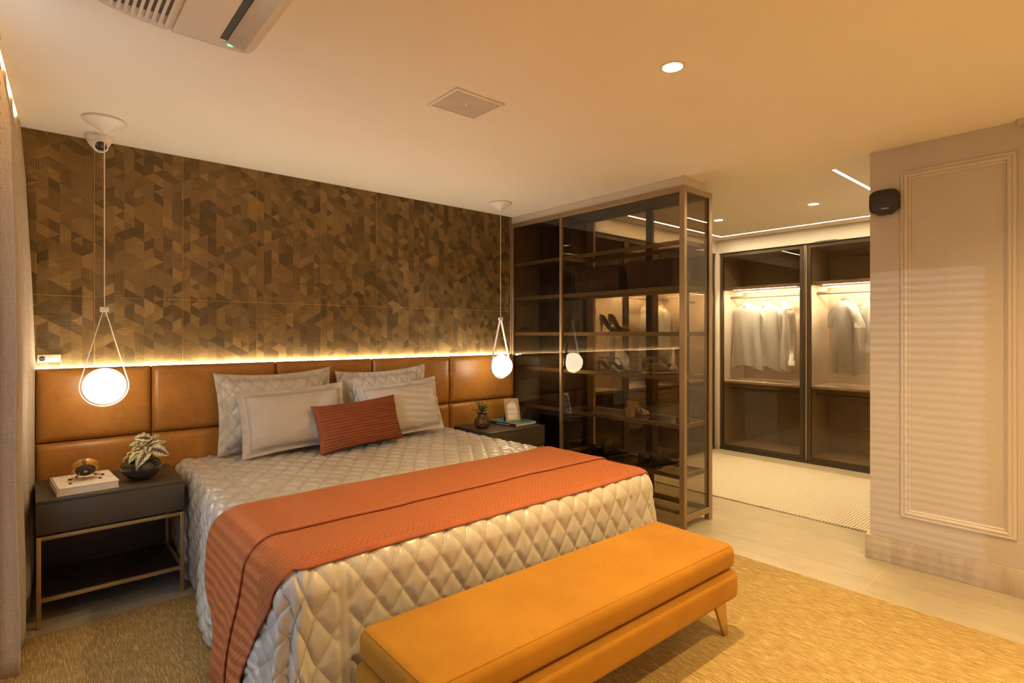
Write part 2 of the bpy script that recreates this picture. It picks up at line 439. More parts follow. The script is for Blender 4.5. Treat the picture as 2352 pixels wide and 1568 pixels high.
def bm_box(bm, x0, x1, y0, y1, z0, z1, bev=0., seg=2):
    r = bmesh.ops.create_cube(bm, size=1)
    vs = r['verts']
    for v in vs:
        v.co = Vector((x0 if v.co.x < 0 else x1, y0 if v.co.y < 0 else y1, z0 if v.co.z < 0 else z1))
    if bev > 0:
        es = list({e for v in vs for e in v.link_edges})
        bmesh.ops.bevel(bm, geom=es, offset=bev, segments=seg, profile=.5, affect='EDGES')
def to_mesh(bm, name='mesh', recalc=True):
    if recalc: bmesh.ops.recalc_face_normals(bm, faces=bm.faces)
    me = bpy.data.meshes.new(name); bm.to_mesh(me); bm.free(); return me
def box_mesh(*b, bev=0., seg=2):
    bm = bmesh.new(); bm_box(bm, *b, bev=bev, seg=seg); return to_mesh(bm)
def box(name, b, mat, parent=None, bev=0.002, seg=2, org=(0,0,0)):
    return link(name, box_mesh(*b, bev=bev, seg=seg), mat, parent, org)
def boxes(name, bs, mat, parent=None, bev=0.0, org=(0,0,0)):
    bm = bmesh.new()
    for b in bs: bm_box(bm, *b, bev=bev)
    return link(name, to_mesh(bm), mat, parent, org)
def lathe_bm(bm, prof, c=(0,0,0), seg=32, mod=None, closed=True):
    rings = []
    for r, z in prof:
        if r < 1e-5: rings.append([bm.verts.new((c[0], c[1], c[2]+z))]); continue
        ring = []
        for i in range(seg):
            a = 2*pi*i/seg; rr = r*(mod(a, z) if mod else 1)
            ring.append(bm.verts.new((c[0]+rr*cos(a), c[1]+rr*sin(a), c[2]+z)))
        rings.append(ring)
    for A, B in zip(rings, rings[1:]):
        for i in range(seg):
            j = (i+1) % seg
            if len(A) == 1 and len(B) == 1: continue
            if len(A) == 1: bm.faces.new((A[0], B[j], B[i]))
            elif len(B) == 1: bm.faces.new((A[i], A[j], B[0]))
            else: bm.faces.new((A[i], A[j], B[j], B[i]))
def lathe(name, prof, c, mat, parent=None, seg=32, mod=None, org=(0,0,0), xf=None, angle=35):
    bm = bmesh.new(); lathe_bm(bm, prof, (0,0,0), seg, mod)
    if xf is not None: bm.transform(xf)
    bm.transform(Matrix.Translation(Vector(c)))
    return link(name, to_mesh(bm), mat, parent, org, angle=angle)
def tube_bm(bm, pts, rad, seg=8, flat=None):
    """tube along points; rad number or list; flat=(w,t) gives a rectangular strap"""
    pts = [Vector(p) for p in pts]; n = len(pts); rings = []
    up = Vector((0, 0, 1)); prev = None
    for i, p in enumerate(pts):
        t = (pts[min(i+1, n-1)] - pts[max(i-1, 0)]).normalized()
        if prev is None:
            a = up if abs(t.dot(up)) < .95 else Vector((0, 1, 0))
            x = t.cross(a).normalized()
        else: x = (prev - t*prev.dot(t)).normalized()
        prev = x; y = t.cross(x)
        r = rad[i] if isinstance(rad, (list, tuple)) else rad
        rings.append([bm.verts.new(p + x*r*cos(2*pi*k/seg) + y*r*sin(2*pi*k/seg)) for k in range(seg)])
    for A, B in zip(rings, rings[1:]):
        for k in range(seg):
            bm.faces.new((A[k], A[(k+1) % seg], B[(k+1) % seg], B[k]))
    bm.faces.new(rings[0][::-1]); bm.faces.new(rings[-1])
def tube(name, pts, rad, mat, parent=None, seg=8, org=(0,0,0)):
    bm = bmesh.new(); tube_bm(bm, pts, rad, seg); return link(name, to_mesh(bm), mat, parent, org)
def strap_bm(bm, pts, side, w, t):
    """flat strap: 'side' is its width direction, w width, t thickness"""
    pts = [Vector(p) for p in pts]; s = Vector(side).normalized(); n = len(pts); rings = []
    for i, p in enumerate(pts):
        d = (pts[min(i+1, n-1)] - pts[max(i-1, 0)]).normalized(); nn = d.cross(s).normalized()
        rings.append([bm.verts.new(p + s*w/2*a + nn*t/2*b) for a, b in ((-1,-1), (1,-1), (1,1), (-1,1))])
    for A, B in zip(rings, rings[1:]):
        for k in range(4): bm.faces.new((A[k], A[(k+1) % 4], B[(k+1) % 4], B[k]))
    bm.faces.new(rings[0][::-1]); bm.faces.new(rings[-1])
def grid_mesh(nu, nv, f, uvf=None, thick=0., name='grid'):
    """grid of (nu+1)x(nv+1) points f(i/nu, j/nv) -> Vector"""
    vs = []; fs = []; uvs = []
    for j in range(nv+1):
        for i in range(nu+1):
            vs.append(f(i/nu, j/nv))
            if uvf: uvs.append(uvf(i/nu, j/nv))
    for j in range(nv):
        for i in range(nu):
            a = j*(nu+1)+i; fs.append((a, a+1, a+nu+2, a+nu+1))
    me = bpy.data.meshes.new(name); me.from_pydata([tuple(v) for v in vs], [], fs)
    if uvf:
        l = me.uv_layers.new(name='UVMap')
        for lp in me.loops: l.data[lp.index].uv = uvs[lp.vertex_index]
    me.update(); return me
def text_mesh(body, size, ext=.0004):
    cu = bpy.data.curves.new('text', 'FONT'); cu.body = body; cu.size = size; cu.extrude = ext
    cu.align_x = 'CENTER'; cu.align_y = 'CENTER'; cu.resolution_u = 2
    o = bpy.data.objects.new('text', cu); COL.objects.link(o)
    dg = bpy.context.evaluated_depsgraph_get(); me = bpy.data.meshes.new_from_object(o.evaluated_get(dg))
    bpy.data.objects.remove(o); bpy.data.curves.remove(cu); me.materials.clear(); return me
def lettering(name, body, size, mtx, mat, parent):
    me = text_mesh(body, size); me.transform(mtx); return link(name, me, mat, parent, smooth=False)
def face_mtx(loc, xdir, ydir):
    x = Vector(xdir).normalized(); z = x.cross(Vector(ydir)).normalized(); y = z.cross(x)
    m = Matrix((x, y, z)).transposed().to_4x4(); m.translation = Vector(loc); return m
def smoothstep(a, b, x):
    t = max(0., min(1., (x-a)/(b-a))); return t*t*(3-2*t)
def fbm(x, y, z=0.): return mnoise.noise(Vector((x, y, z)))

# =================================================================== SETTING
XL = -0.24; YB = 3.9815; YF = -2.6; XR = 3.91; XFAR = 6.9; H = 2.5
# floor: one slab, its porcelain tiles as parts
floor = struct(box('floor', (XL-.1, XFAR+.1, YF-.1, YB+.15, -.10, -.0012), M['floor_grout'], bev=0))
xs = [-1.2, 0, 1.2, 2.4, 3.6, 4.8, 6.0, 7.2]; ys = [-2.6, -1.4, -.2, 1.0, 2.2, 3.4, 4.6]
for a, b in zip(xs, xs[1:]):
    for c, d in zip(ys, ys[1:]):
        g = .0015
        x0, x1, y0, y1 = max(a, XL-.05)+g, min(b, XFAR+.05)-g, max(c, YF)+g, min(d, YB+.1)-g
        if x1-x0 > .05 and y1-y0 > .05:
            box('floor_tile', (x0, x1, y0, y1, -.0011, 0), M['porcelain'], floor, bev=.0004, seg=1)
# ceiling with the curtain recess along the left wall
bm = bmesh.new()
cpl = [(-.104, YF-.1), (XFAR+.1, YF-.1), (XFAR+.1, YB+.15), (-.056, YB+.15), (-.060, 3.93), (-.104, 2.90)]
lo = [bm.verts.new((x, y, H)) for x, y in cpl]; hi = [bm.verts.new((x, y, H+.02)) for x, y in cpl]
bm.faces.new(lo[::-1]); bm.faces.new(hi)
for i in range(len(cpl)): j = (i+1) % len(cpl); bm.faces.new((lo[i], lo[j], hi[j], hi[i]))
ceiling = struct(link('ceiling', to_mesh(bm), M['ceiling'], smooth=False))
box('recess_top', (XL-.1, -.04, YF-.1, YB+.15, 2.66, 2.70), M['ceiling'], ceiling, bev=0)
box('recess_end', (XL-.1, -.04, YB, YB+.15, H, 2.70), M['wall_paint'], ceiling, bev=0)
box('recess_lip', (-.048, -.030, YF, YB, H+.02, 2.66), M['ceiling'], ceiling, bev=0)
# walls
struct(box('wall_front', (XL-.1, XFAR+.1, YF-.12, YF, 0, H+.2), M['wall_paint'], bev=0))
wl = struct_root('wall_left', (XL, 0, 0))
boxes('masonry', [(XL-.12, XL, 2.55, YB+.15, 0, 2.7), (XL-.12, XL, YF, -2.1, 0, 2.7), (XL-.12, XL, -2.1, 2.55, 2.36, 2.7), (XL-.12, XL, -2.1, 2.55, 0, .10), (XL-.12, XL, -.92, 1.38, .10, 2.36)], M['wall_paint'], wl)  # the pier between the windows is unseen, added to keep sun off the bed foot
win = struct_root('window_1', (XL-.06, .22, .1))
for y0, y1 in ((-2.1, -.92), (1.38, 2.55)):
    boxes('window_frame', [(XL-.08, XL-.04, y0, y0+.05, .1, 2.36), (XL-.08, XL-.04, y1-.05, y1, .1, 2.36), (XL-.08, XL-.04, y0+.05, y1-.05, .1, .16), (XL-.08, XL-.04, y0+.05, y1-.05, 2.30, 2.36)], M['dark_bronze'], win)
    box('window_pane', (XL-.064, XL-.058, y0+.05, y1-.05, .16, 2.30), M['glass_clear'], win, bev=0)
struct(box('wall_right', (XR, XR+.14, YF, 1.115, 0, H), M['wall_paint'], bev=.002))
struct(box('wall_closet_side', (XR+.14, XFAR+.1, .98, 1.115, 0, H), M['wall_paint'], bev=0))
struct(box('wall_far', (XFAR, XFAR+.1, 1.1, YB+.15, 0, H), M['wall_paint'], bev=0))

# back wall with relief tiles (real pieces, hatched facets kept as attributes of each tile's faces)
wb = struct(box('wall_back', (XL-.1, XFAR+.1, YB, YB+.12, 0, H), M['tile_grout'], bev=0))
box('wall_lining', (XL-.1, XFAR+.05, YB-.006, YB, 0, 1.16), M['wall_paint'], wb, bev=0)
COLW = .0494; EDGE = COLW/ (sqrt(3)/2); ncol = 73; nrow = 30
random.seed(11)
tri_grp = {}; groups = {}
def tri_neighbors(k, r, s):
    # column k, row r, s=0 points right / s=1 points left (triangles of an isometric lattice with vertical edges)
    if s == 0: return [(k, r, 1), (k, r-1, 1) if k % 2 == 0 else (k, r+1, 1), (k-1, r, 1)]
    return [(k, r, 0), (k, r+1, 0) if k % 2 == 0 else (k, r-1, 0), (k+1, r, 0)]
cells = [(k, r, s) for k in range(-2, ncol) for r in range(-2, nrow) for s in (0, 1)]
order = cells[:]; random.shuffle(order); cellset = set(cells); gid = 0
colstart = [(k, r) for k in range(-2, ncol) for r in range(-2, nrow)]; random.shuffle(colstart)
for k, r in colstart[:int(len(colstart)*.46)]:
    # facets one column wide: a run of triangles up the column
    seq = [(k, r, 0), (k, r, 1), (k, r+1, 0), (k, r+1, 1)]
    if random.random() < .5: seq = seq[1:]
    seq = seq[:random.choice([2, 2, 3, 3])]
    if any(q in tri_grp or q not in cellset for q in seq): continue
    for q in seq: tri_grp[q] = gid
    tn = random.choice([.12, .17, .21, .25, .42, .50, .58, .66, .46])
    groups[gid] = (pi/2 if tn < .3 else random.choice([pi/2, pi/2, pi/2+.45, pi/2-.45]), tn); gid += 1
for c in order:
    if c in tri_grp: continue
    size = random.choice([2, 2, 2, 3, 3, 3, 4, 4, 5]); cur = [c]; tri_grp[c] = gid
    while len(cur) < size:
        cand = [n for q in cur for n in tri_neighbors(*q) if n in cellset and n not in tri_grp]
        if not cand: break
        n = random.choice(cand); tri_grp[n] = gid; cur.append(n)
    vert = random.random()
    groups[gid] = (random.choice([pi/2, pi/6+pi/2, -pi/6+pi/2, pi/6+pi/2+.35, -pi/6+pi/2-.35, 0.0]), min(1, max(.12, random.gauss(.40, .15)))); gid += 1
def tri_pts(k, r, s):
    x0 = -.09 + k*COLW; x1 = x0 + COLW; zb = 1.14 + r*EDGE; h = EDGE/2
    if k % 2 == 0:
        # left edge vertices at zb, zb+E ; right edge shifted by half
        if s == 0: return [(x0, zb), (x1, zb+h), (x0, zb+EDGE)]
        return [(x1, zb+h), (x1, zb+h+EDGE), (x0, zb+EDGE)]
    if s == 0: return [(x0, zb+h), (x1, zb+EDGE), (x0, zb+h+EDGE)]
    return [(x1, zb), (x1, zb+EDGE), (x0, zb+h)]
def clip(poly, ax, val, keep_gt):
    out = []
    for i in range(len(poly)):
        a, b = poly[i], poly[(i+1) % len(poly)]
        ia = (a[ax] >= val) == keep_gt; ib = (b[ax] >= val) == keep_gt
        if ia: out.append(a)
        if ia != ib:
            t = (val-a[ax])/(b[ax]-a[ax]); out.append((a[0]+(b[0]-a[0])*t, a[1]+(b[1]-a[1])*t))
    return out
tx = [-.10, .262, .707, 1.150, 1.597, 2.040, 2.491, 2.940, 3.408, 3.452]
YT = 3.979
for a, b in zip(tx, tx[1:]):
    for z0, z1 in ((1.165, 1.596), (1.596, 2.5)):
        g = .0016; X0, X1, Z0, Z1 = a+g, b-g, z0+g, z1-g
        vs = []; fs = []; hat = []; ton = []; vd = {}
        def vid(p):
            key = (round(p[0], 5), round(p[1], 5))
            if key not in vd: vd[key] = len(vs); vs.append((p[0], YT, p[1]))
            return vd[key]
        for k in range(int((X0+.09)/COLW)-2, int((X1+.09)/COLW)+2):
            for r in range(int((Z0-1.14)/EDGE)-2, int((Z1-1.14)/EDGE)+2):
                for s in (0, 1):
                    P = tri_pts(k, r, s)
                    for ax, v, gt in ((0, X0, True), (0, X1, False), (1, Z0, True), (1, Z1, False)):
                        if P: P = clip(P, ax, v, gt)
                    if len(P) < 3: continue
                    ids = []
                    for p in P:
                        q = vid(p)
                        if q not in ids: ids.append(q)
                    if len(ids) < 3: continue
                    A = sum(vs[ids[i]][0]*vs[ids[(i+1) % len(ids)]][2]-vs[ids[(i+1) % len(ids)]][0]*vs[ids[i]][2] for i in range(len(ids)))
                    if A < 0: ids = ids[::-1]
                    fs.append(ids); hh, tt = groups.get(tri_grp.get((k, r, s), 0), (pi/2, .4))
                    hat.append(hh); ton.append(min(1, max(0, tt + random.uniform(-.03, .03))))
        # rim down to the wall
        n = len(vs); vs += [(X0, YT, Z0), (X1, YT, Z0), (X1, YT, Z1), (X0, YT, Z1), (X0, YB, Z0), (X1, YB, Z0), (X1, YB, Z1), (X0, YB, Z1)]
        for i in range(4):
            j = (i+1) % 4; fs.append([n+j, n+i, n+4+i, n+4+j]); hat.append(pi/2); ton.append(.3)
        me = bpy.data.meshes.new('tile'); me.from_pydata(vs, [], fs)
        at = me.attributes.new('hatch', 'FLOAT', 'FACE'); at.data.foreach_set('value', hat)
        at = me.attributes.new('tone', 'FLOAT', 'FACE'); at.data.foreach_set('value', ton)
        link('wall_tile', me, M['tile'], wb, smooth=False)

# right wall: baseboard tiles and panel moulding
bb = struct_root('baseboard_right', (XR-.01, 0, 0))
for y0, y1 in ((1.0035, 1.136), (-.198, 1.0005), (-1.398, -.201), (YF, -1.401)):
    box('baseboard_tile', (XR-.022, XR+.001, y0, y1, 0, .143), M['travertine'], bb, bev=.0015)
box('baseboard_tile', (XR+.001, XR+.6, 1.1155, 1.136, 0, .143), M['travertine'], bb, bev=.0015)
box('baseboard_grout', (XR-.019, XR, YF, 1.13, .001, .1405), M['floor_grout'], bb, bev=0)
def moulding(name, y0, y1, z0, z1):
    prof = [(0, 0), (0, .010), (.004, .014), (.012, .016), (.018, .012), (.021, .018), (.030, .020), (.036, .017), (.039, .009), (.043, .012), (.047, .008), (.050, .004), (.050, 0)]
    cs = [(y1, z0, -1, 1), (y1, z1, -1, -1), (y0, z1, 1, -1), (y0, z0, 1, 1)]
    bm = bmesh.new(); rings = []
    for y, z, sy, sz in cs:
        rings.append([bm.verts.new((XR-h, y+sy*o, z+sz*o)) for o, h in prof])
    for i in range(4):
        A, B = rings[i], rings[(i+1) % 4]
        for k in range(len(prof)-1): bm.faces.new((A[k], A[k+1], B[k+1], B[k]))
    return struct(link(name, to_mesh(bm), M['trim_paint'], None, (XR, (y0+y1)/2, (z0+z1)/2), angle=25))
moulding('trim_1', .440, .955, .292, 2.346)
moulding('trim_2', -.62, .245, .292, 2.346)
struct(box('trim_3', (XR-.045, XR, YF, .435, 2.478, H), M['trim_paint'], bev=.003))

# =================================================================== HEADBOARD
hb = thing('headboard', 'wall-wide headboard of padded saddle-brown leather panels behind the bed', 'headboard', (1.70, 3.90, 0))
box('backing_board', (.0, 3.402, 3.90, 3.945, .02, 1.185), M['dark_panel'], hb, bev=.001)
def pad(x0, x1, z0, z1, yb=3.902, depth=.045):
    nu, nv = 28, 18; r = .035
    def prof(d): 
        t = min(1, max(0, d/r)); return sqrt(max(0, 1-(1-t)**2))
    def f(u, v):
        # denser sampling near the edges
        uu = .5-.5*cos(pi*u); vv = .5-.5*cos(pi*v)
        x = x0+(x1-x0)*uu; z = z0+(z1-z0)*vv
        d1 = min(x-x0, x1-x); d2 = min(z-z0, z1-z)
        b = prof(d1)*prof(d2)
        belly = .010*sin(pi*uu)**.7*sin(pi*vv)**.7 if 0 < uu < 1 and 0 < vv < 1 else 0
        return Vector((x, yb-depth*b*.8-belly, z))
    me = grid_mesh(nu, nv, f); return me
px_ = [.002, .527, 1.243, 1.957, 2.670, 3.400]; pz_ = [(.10, .791), (.791, 1.193)]
for a, b in zip(px_, px_[1:]):
    for z0, z1 in pz_:
        link('leather_panel', pad(a+.0015, b-.0015, z0+.001, z1-.001), M['leather'], hb, angle=60)
ledb = box('led_strip', (.0, 3.415, 3.9585, 3.9685, 1.178, 1.189), M['led_head'], hb, bev=0)
box('led_channel', (.0, 3.44, 3.946, 3.975, 1.160, 1.177), M['dark_panel'], hb, bev=0)

# =================================================================== BED
bed = thing('bed', 'king bed under the champagne quilted bedspread between the nightstands', 'bed', (1.62, 2.83, 0))
box('bed_base', (.72, 2.52, 1.92, 3.84, .06, .28), M['dark_panel'], bed, bev=.01)
box('mattress', (.69, 2.55, 1.89, 3.845, .282, .565), M['mattress'], bed, bev=.05, seg=3)
for x in (.8, 2.44):
    for y in (2.0, 3.75): lathe('leg', [(0, .0115), (.025, .0115), (.03, .059), (0, .059)], (x, y, 0.0), M['black_plastic'], bed, 12)

BX0, BX1, BY0, BY1, BZ, BR = .605, 2.64, 1.80, 3.85, .605, .085
ARC = BR*pi/2; DROP = ARC + (BZ-BR-.022)
def bed_surf(u, v):
    """unfolded cloth coordinates (u across, v along; outside the top rectangle = hanging) -> point, normal, hanging distance, corner angle"""
    xi0, xi1, yi0 = BX0+BR, BX1-BR, BY0+BR
    ox = u-xi0 if u < xi0 else (u-xi1 if u > xi1 else 0.); oy = v-yi0 if v < yi0 else 0.
    qx = min(max(u, xi0), xi1); qy = max(v, yi0)
    ax, ay = abs(ox), abs(oy); d = max(ax, ay)
    if d < 1e-9:
        sag = .006*fbm(u*2.2, v*2.2) + .012*smoothstep(2.0, 3.0, v)*0
        return Vector((u, v, BZ+sag)), Vector((0, 0, 1)), 0., 0.
    if ax >= ay: phi = (ay/ax)*pi/4
    else: phi = pi/2-(ax/ay)*pi/4
    dx = math.copysign(cos(phi), ox) if ox else 0.; dy = -sin(phi) if oy else 0.
    if not ox: dx = 0.; dy = -1.
    if not oy: dy = 0.; dx = math.copysign(1, ox)
    if d < ARC:
        th = d/BR; h = BR*sin(th); z = BZ-BR*(1-cos(th))
    else:
        th = pi/2; h = BR; z = BZ-BR-(d-ARC)
    hang = max(0., (d-ARC*.6)/(DROP-ARC*.6))
    corner = 1. if (ox and oy) else 0.
    flare = .030*hang*(1-smoothstep(2.5, 3.3, v)*.9)
    wav = .013*hang*sin(v*9+u*3+1.2*fbm(u*2, v*2)) if not corner else .013*hang*sin(v*9+u*3)
    if corner:
        c = sin(2*phi)
        wav = wav + hang*c*(.012-.050*cos(8*(phi-pi/4))*c)
    n = Vector((dx*sin(th), dy*sin(th), cos(th)))
    p = Vector((qx+dx*(h+flare+wav), qy+dy*(h+flare+wav), z))
    p.z += .006*fbm(u*2.2, v*2.2)*(1-hang)
    if ox: p.x -= math.copysign(.042, ox)*smoothstep(2.6, 3.4, v)*min(1, d/.1)
    return p, n, hang, phi
BANDS = [BX0+.195, BX1-.215]
def quilt_h(u, v):
    W, Hh = .108, .160
    a = u/W+v/Hh; b = u/W-v/Hh
    da = .5-abs((a % 1)-.5); db = .5-abs((b % 1)-.5)     # 0 on the seam
    e = min(da, db)
    hq = .0105*(1-exp(-e/.085)) + .003*sqrt(max(0, e))
    for bx in BANDS:
        db_ = abs(u-bx)
        if db_ < .030:
            t = smoothstep(.017, .024, db_)
            edge = exp(-((db_-.018)/.0035)**2)
            hq = hq*t + .0055*(1-t) - .004*edge
    return hq
def qc(u, v):
    """quilting coordinates: at the draped corners the pattern follows each side and meets in the fold"""
    xi0, xi1, yi0 = BX0+BR, BX1-BR, BY0+BR
    ox = u-xi0 if u < xi0 else (u-xi1 if u > xi1 else 0.); oy = v-yi0 if v < yi0 else 0.
    if not (ox and oy): return u, v
    ax, ay = abs(ox), abs(oy); d = max(ax, ay); s = .12+.10*min(1, d/.4); sg = math.copysign(1, ox)
    if ax >= ay: return u, yi0-(ay/ax)*pi/4*s
    return (xi0 if ox < 0 else xi1)+sg*(ax/ay)*pi/4*s, v
def make_cover():
    u0, u1 = BX0+BR-DROP, BX1-BR+DROP; v0, v1 = BY0+BR-DROP, BY1
    nu = int((u1-u0)/.0085); nv = int((v1-v0)/.0085)
    def f(s, t):
        u = u0+(u1-u0)*s; v = v0+(v1-v0)*t
        p, n, hang, phi = bed_surf(u, v)
        wr = .0020*fbm(u*16, v*16, 3.)+.0022*fbm(u*38, v*15, 7.)
        return p + n*(quilt_h(*qc(u, v))+wr)
    def uvf(s, t):
        u = u0+(u1-u0)*s; v = v0+(v1-v0)*t
        for bx in BANDS:
            if abs(qc(u, v)[0]-bx) < .021 and BX0+BR < u < BX1-BR: return (.054+(u-bx)/.021*.0553, .0)
        # seam lines lie where a, b are whole numbers; the shader expects .5 there
        return qc(u, v)
    return grid_mesh(nu, nv, f, uvf)
spread = link('bedspread', make_cover(), M['satin'], None, (1.62, 2.83, .6), angle=180)
tag(spread, 'champagne satin bedspread quilted in diamonds, hanging to the floor over the bed', 'bedspread')

# rust throw folded in two layers across the foot of the bed
th = thing('throw_blanket', 'rust orange knitted throw folded across the foot end of the bed', 'blanket', (1.62, 2.25, .62))
def throw_layer(name, va, vb, off, mat, nu=230, nv=50, ribs=0):
    u0, u1 = BX0+BR-DROP+.01, BX1-BR+.30
    def uv(s, t):
        u = u0+(u1-u0)*s
        hang = max(0, (BX0+BR)-u)
        v = va(hang)+(vb(hang)-va(hang))*t
        return u, v
    def f(s, t):
        u, v = uv(s, t)
        p, n, hang, phi = bed_surf(u, v)
        e = min(t, 1-t)*abs(vb(0)-va(0))
        o = off + .006*(1-exp(-e/.012)) + .004*fbm(u*5, v*5, 1.)
        k = max(0, (BX0+BR-ARC)-u)
        o += .020*min(1, k/.4)*(.5+.5*sin(v*26+1.2))*min(1, k/.2)
        return p+n*(o+.012)
    def uvf(s, t):
        u, v = uv(s, t); return (u, v)
    me = grid_mesh(nu, nv, f, uvf)
    o = link(name, me, mat, th, angle=180)
    md = o.modifiers.new('thickness', 'SOLIDIFY'); md.thickness = .007; md.offset = -1
    return o
front_edge = lambda h: 1.835+.29*smoothstep(.03, .55, h)
mid_edge = lambda h: 2.145+.10*smoothstep(.03, .62, h)
back_edge = lambda h: 2.60+.10*smoothstep(.0, .2, h)-.20*smoothstep(.2, .62, h)
throw_layer('lower_layer', front_edge, lambda h: mid_edge(h)+.10, .004, M['knit'])
throw_layer('upper_layer', lambda h: mid_edge(h), back_edge, .017, M['knit'])
throw_layer('rib_border', lambda h: front_edge(h)-.004, lambda h: front_edge(h)+.026, .0062, M['knit_rib'], 230, 6)
throw_layer('rib_border', lambda h: mid_edge(h)-.004, lambda h: mid_edge(h)+.026, .0192, M['knit_rib'], 230, 6)

# pillows
def pillow_mesh(w, h, t, flange=.0, quilt=False, ribs=0, seed=0, nu=90, nv=64):
    def shape(u, v, side):
        U, V = 2*u-1, 2*v-1
        pin = 1-.055*(1-V*V)*U*U; pin2 = 1-(.12 if quilt else .085)*(1-U*U)*V*V
        x = w/2*U*pin; z = h/2*V*pin2
        fx = (w/2-flange)/(w/2); fz = (h/2-flange)/(h/2)
        a = min(1, abs(U)/fx); b = min(1, abs(V)/fz)
        k = max(0, 1-a**3)**.55*max(0, 1-b**3)**.55
        th_ = t/2*k+.003
        e = min(1-abs(U), 1-abs(V))
        ru = .010*fbm(U*5+seed, V*5, side)*(1-k)
        if quilt: th_ += quilt_h(x*1.2+seed*.031, z*1.35)*.9*min(1, e*12)
        if ribs:
            ph = V*ribs*pi + .5*fbm(U*2+seed, V*2)
            th_ += .0085*(abs(sin(ph))**.7)*min(1, e*14)
        th_ += .004*fbm(U*4+seed, V*4, 5.)*min(1, e*6)
        return Vector((x, side*th_ + ru, z))
    verts = []; faces = []; uvs = []
    for side in (-1, 1):
        base = len(verts)
        for j in range(nv+1):
            for i in range(nu+1):
                verts.append(shape(i/nu, j/nv, side))
                if quilt: q = verts[-1]; uvs.append((q.x*1.2+seed*.031, q.z*1.35))
                else: uvs.append((w*min(i/nu, 1-i/nu), h*min(j/nv, 1-j/nv)))
        for j in range(nv):
            for i in range(nu):
                a = base+j*(nu+1)+i; q = (a, a+1, a+nu+2, a+nu+1)
                faces.append(q if side < 0 else q[::-1])
    o2 = (nu+1)*(nv+1); rim = [i for i in range(nu)]+[(j+1)*(nu+1)-1 for j in range(nv)]+[o2-1-i for i in range(nu)]+[(nv-j)*(nu+1) for j in range(nv)]
    for a, b in zip(rim, rim[1:]+rim[:1]): faces.append((b, a, a+o2, b+o2))
    me = bpy.data.meshes.new('pillow'); me.from_pydata([tuple(v) for v in verts], [], faces)
    l = me.uv_layers.new(name='UVMap')
    for lp in me.loops: l.data[lp.index].uv = uvs[lp.vertex_index]
    me.update(); return me
def place_pillow(name, me, mat, label, loc, tilt, yaw=0, roll=0, group=None):
    """loc = middle of the bottom edge"""
    h = max(v.co.z for v in me.vertices)
    me.transform(Matrix.Translation((0, 0, h)))
    o = bpy.data.objects.new(name, me); COL.objects.link(o); me.materials.append(mat); me.shade_smooth()
    o.location = loc; o.rotation_euler = Euler((radians(-tilt), radians(roll), radians(yaw)), 'XYZ')
    return tag(o, label, 'pillow', group)
place_pillow('quilted_pillow', pillow_mesh(.75, .52, .20, .040, True, seed=1), M['satin'], 'champagne quilted pillow leaning on the headboard at the left, topmost corners flared', (1.222, 3.735, .627), 7, 0, -1)
place_pillow('quilted_pillow', pillow_mesh(.75, .505, .20, .040, True, seed=5), M['satin'], 'champagne quilted pillow leaning on the headboard at the right, behind a plain one', (2.012, 3.735, .627), 7, 0, -2)
place_pillow('plain_pillow', pillow_mesh(.69, .42, .17, .030, seed=2), M['sateen'], 'plain ivory pillow with stitched border in front of the left quilted pillow', (1.285, 3.555, .632), 14, 0, -2)
place_pillow('plain_pillow', pillow_mesh(.68, .415, .17, .030, seed=8), M['sateen'], 'plain ivory pillow with stitched border on the right, half behind the rust cushion', (2.075, 3.565, .63), 15, 2, -3)
place_pillow('lumbar_cushion', pillow_mesh(.615, .315, .14, .0, ribs=8, seed=3, nu=80, nv=200), M['rib_cushion'], 'small rust cushion with horizontal pleats in front of the pillows', (1.66, 3.412, .633), 18, 4, -3)

# =================================================================== BENCH
bench = thing('bench', 'mustard velvet bench with thick seat cushion and brass legs at the bed foot', 'bench', (1.615, 1.44, 0))
def soft_box(x0, x1, y0, y1, z0, z1, bev, puff=0.):
    bm = bmesh.new(); bm_box(bm, x0, x1, y0, y1, z0, z1, bev, 5)
    bmesh.ops.subdivide_edges(bm, edges=[e for e in bm.edges if e.calc_length() > .12], cuts=10, use_grid_fill=True)
    for v in bm.verts:
        a = (v.co.x-x0)/(x1-x0); b = (v.co.y-y0)/(y1-y0); c = (v.co.z-z0)/(z1-z0)
        if c > .5: v.co.z += puff*sin(pi*min(1, max(0, a)))**.4*sin(pi*min(1, max(0, b)))**.5
    return bm
R1 = Matrix.Translation((1.615, 1.44, 0)) @ Matrix.Rotation(radians(-1.2), 4, 'Z') @ Matrix.Translation((-1.615, -1.44, 0))
bm = soft_box(.785, 2.405, 1.225, 1.665, .322, .428, .036, .010); bm.transform(R1)
link('seat_cushion', to_mesh(bm), M['velvet'], bench, angle=80)
bm = soft_box(.775, 2.415, 1.215, 1.675, .185, .318, .034, 0.); bm.transform(R1)
link('seat_base', to_mesh(bm), M['velvet'], bench, angle=80)
bm = bmesh.new()   # welted seam round the cushion top
zz = .424; pts = []
for cx, cy, a0 in ((2.405-.044, 1.665-.044, 0), (.785+.044, 1.665-.044, 90), (.785+.044, 1.225+.044, 180), (2.405-.044, 1.225+.044, 270)):
    for k in range(7):
        a = radians(a0+15*k); pts.append((cx+.028*cos(a), cy+.028*sin(a), zz))
tube_bm(bm, pts+pts[:1], .0022, 6); bm.transform(R1)
link('seam', to_mesh(bm), M['velvet'], bench)
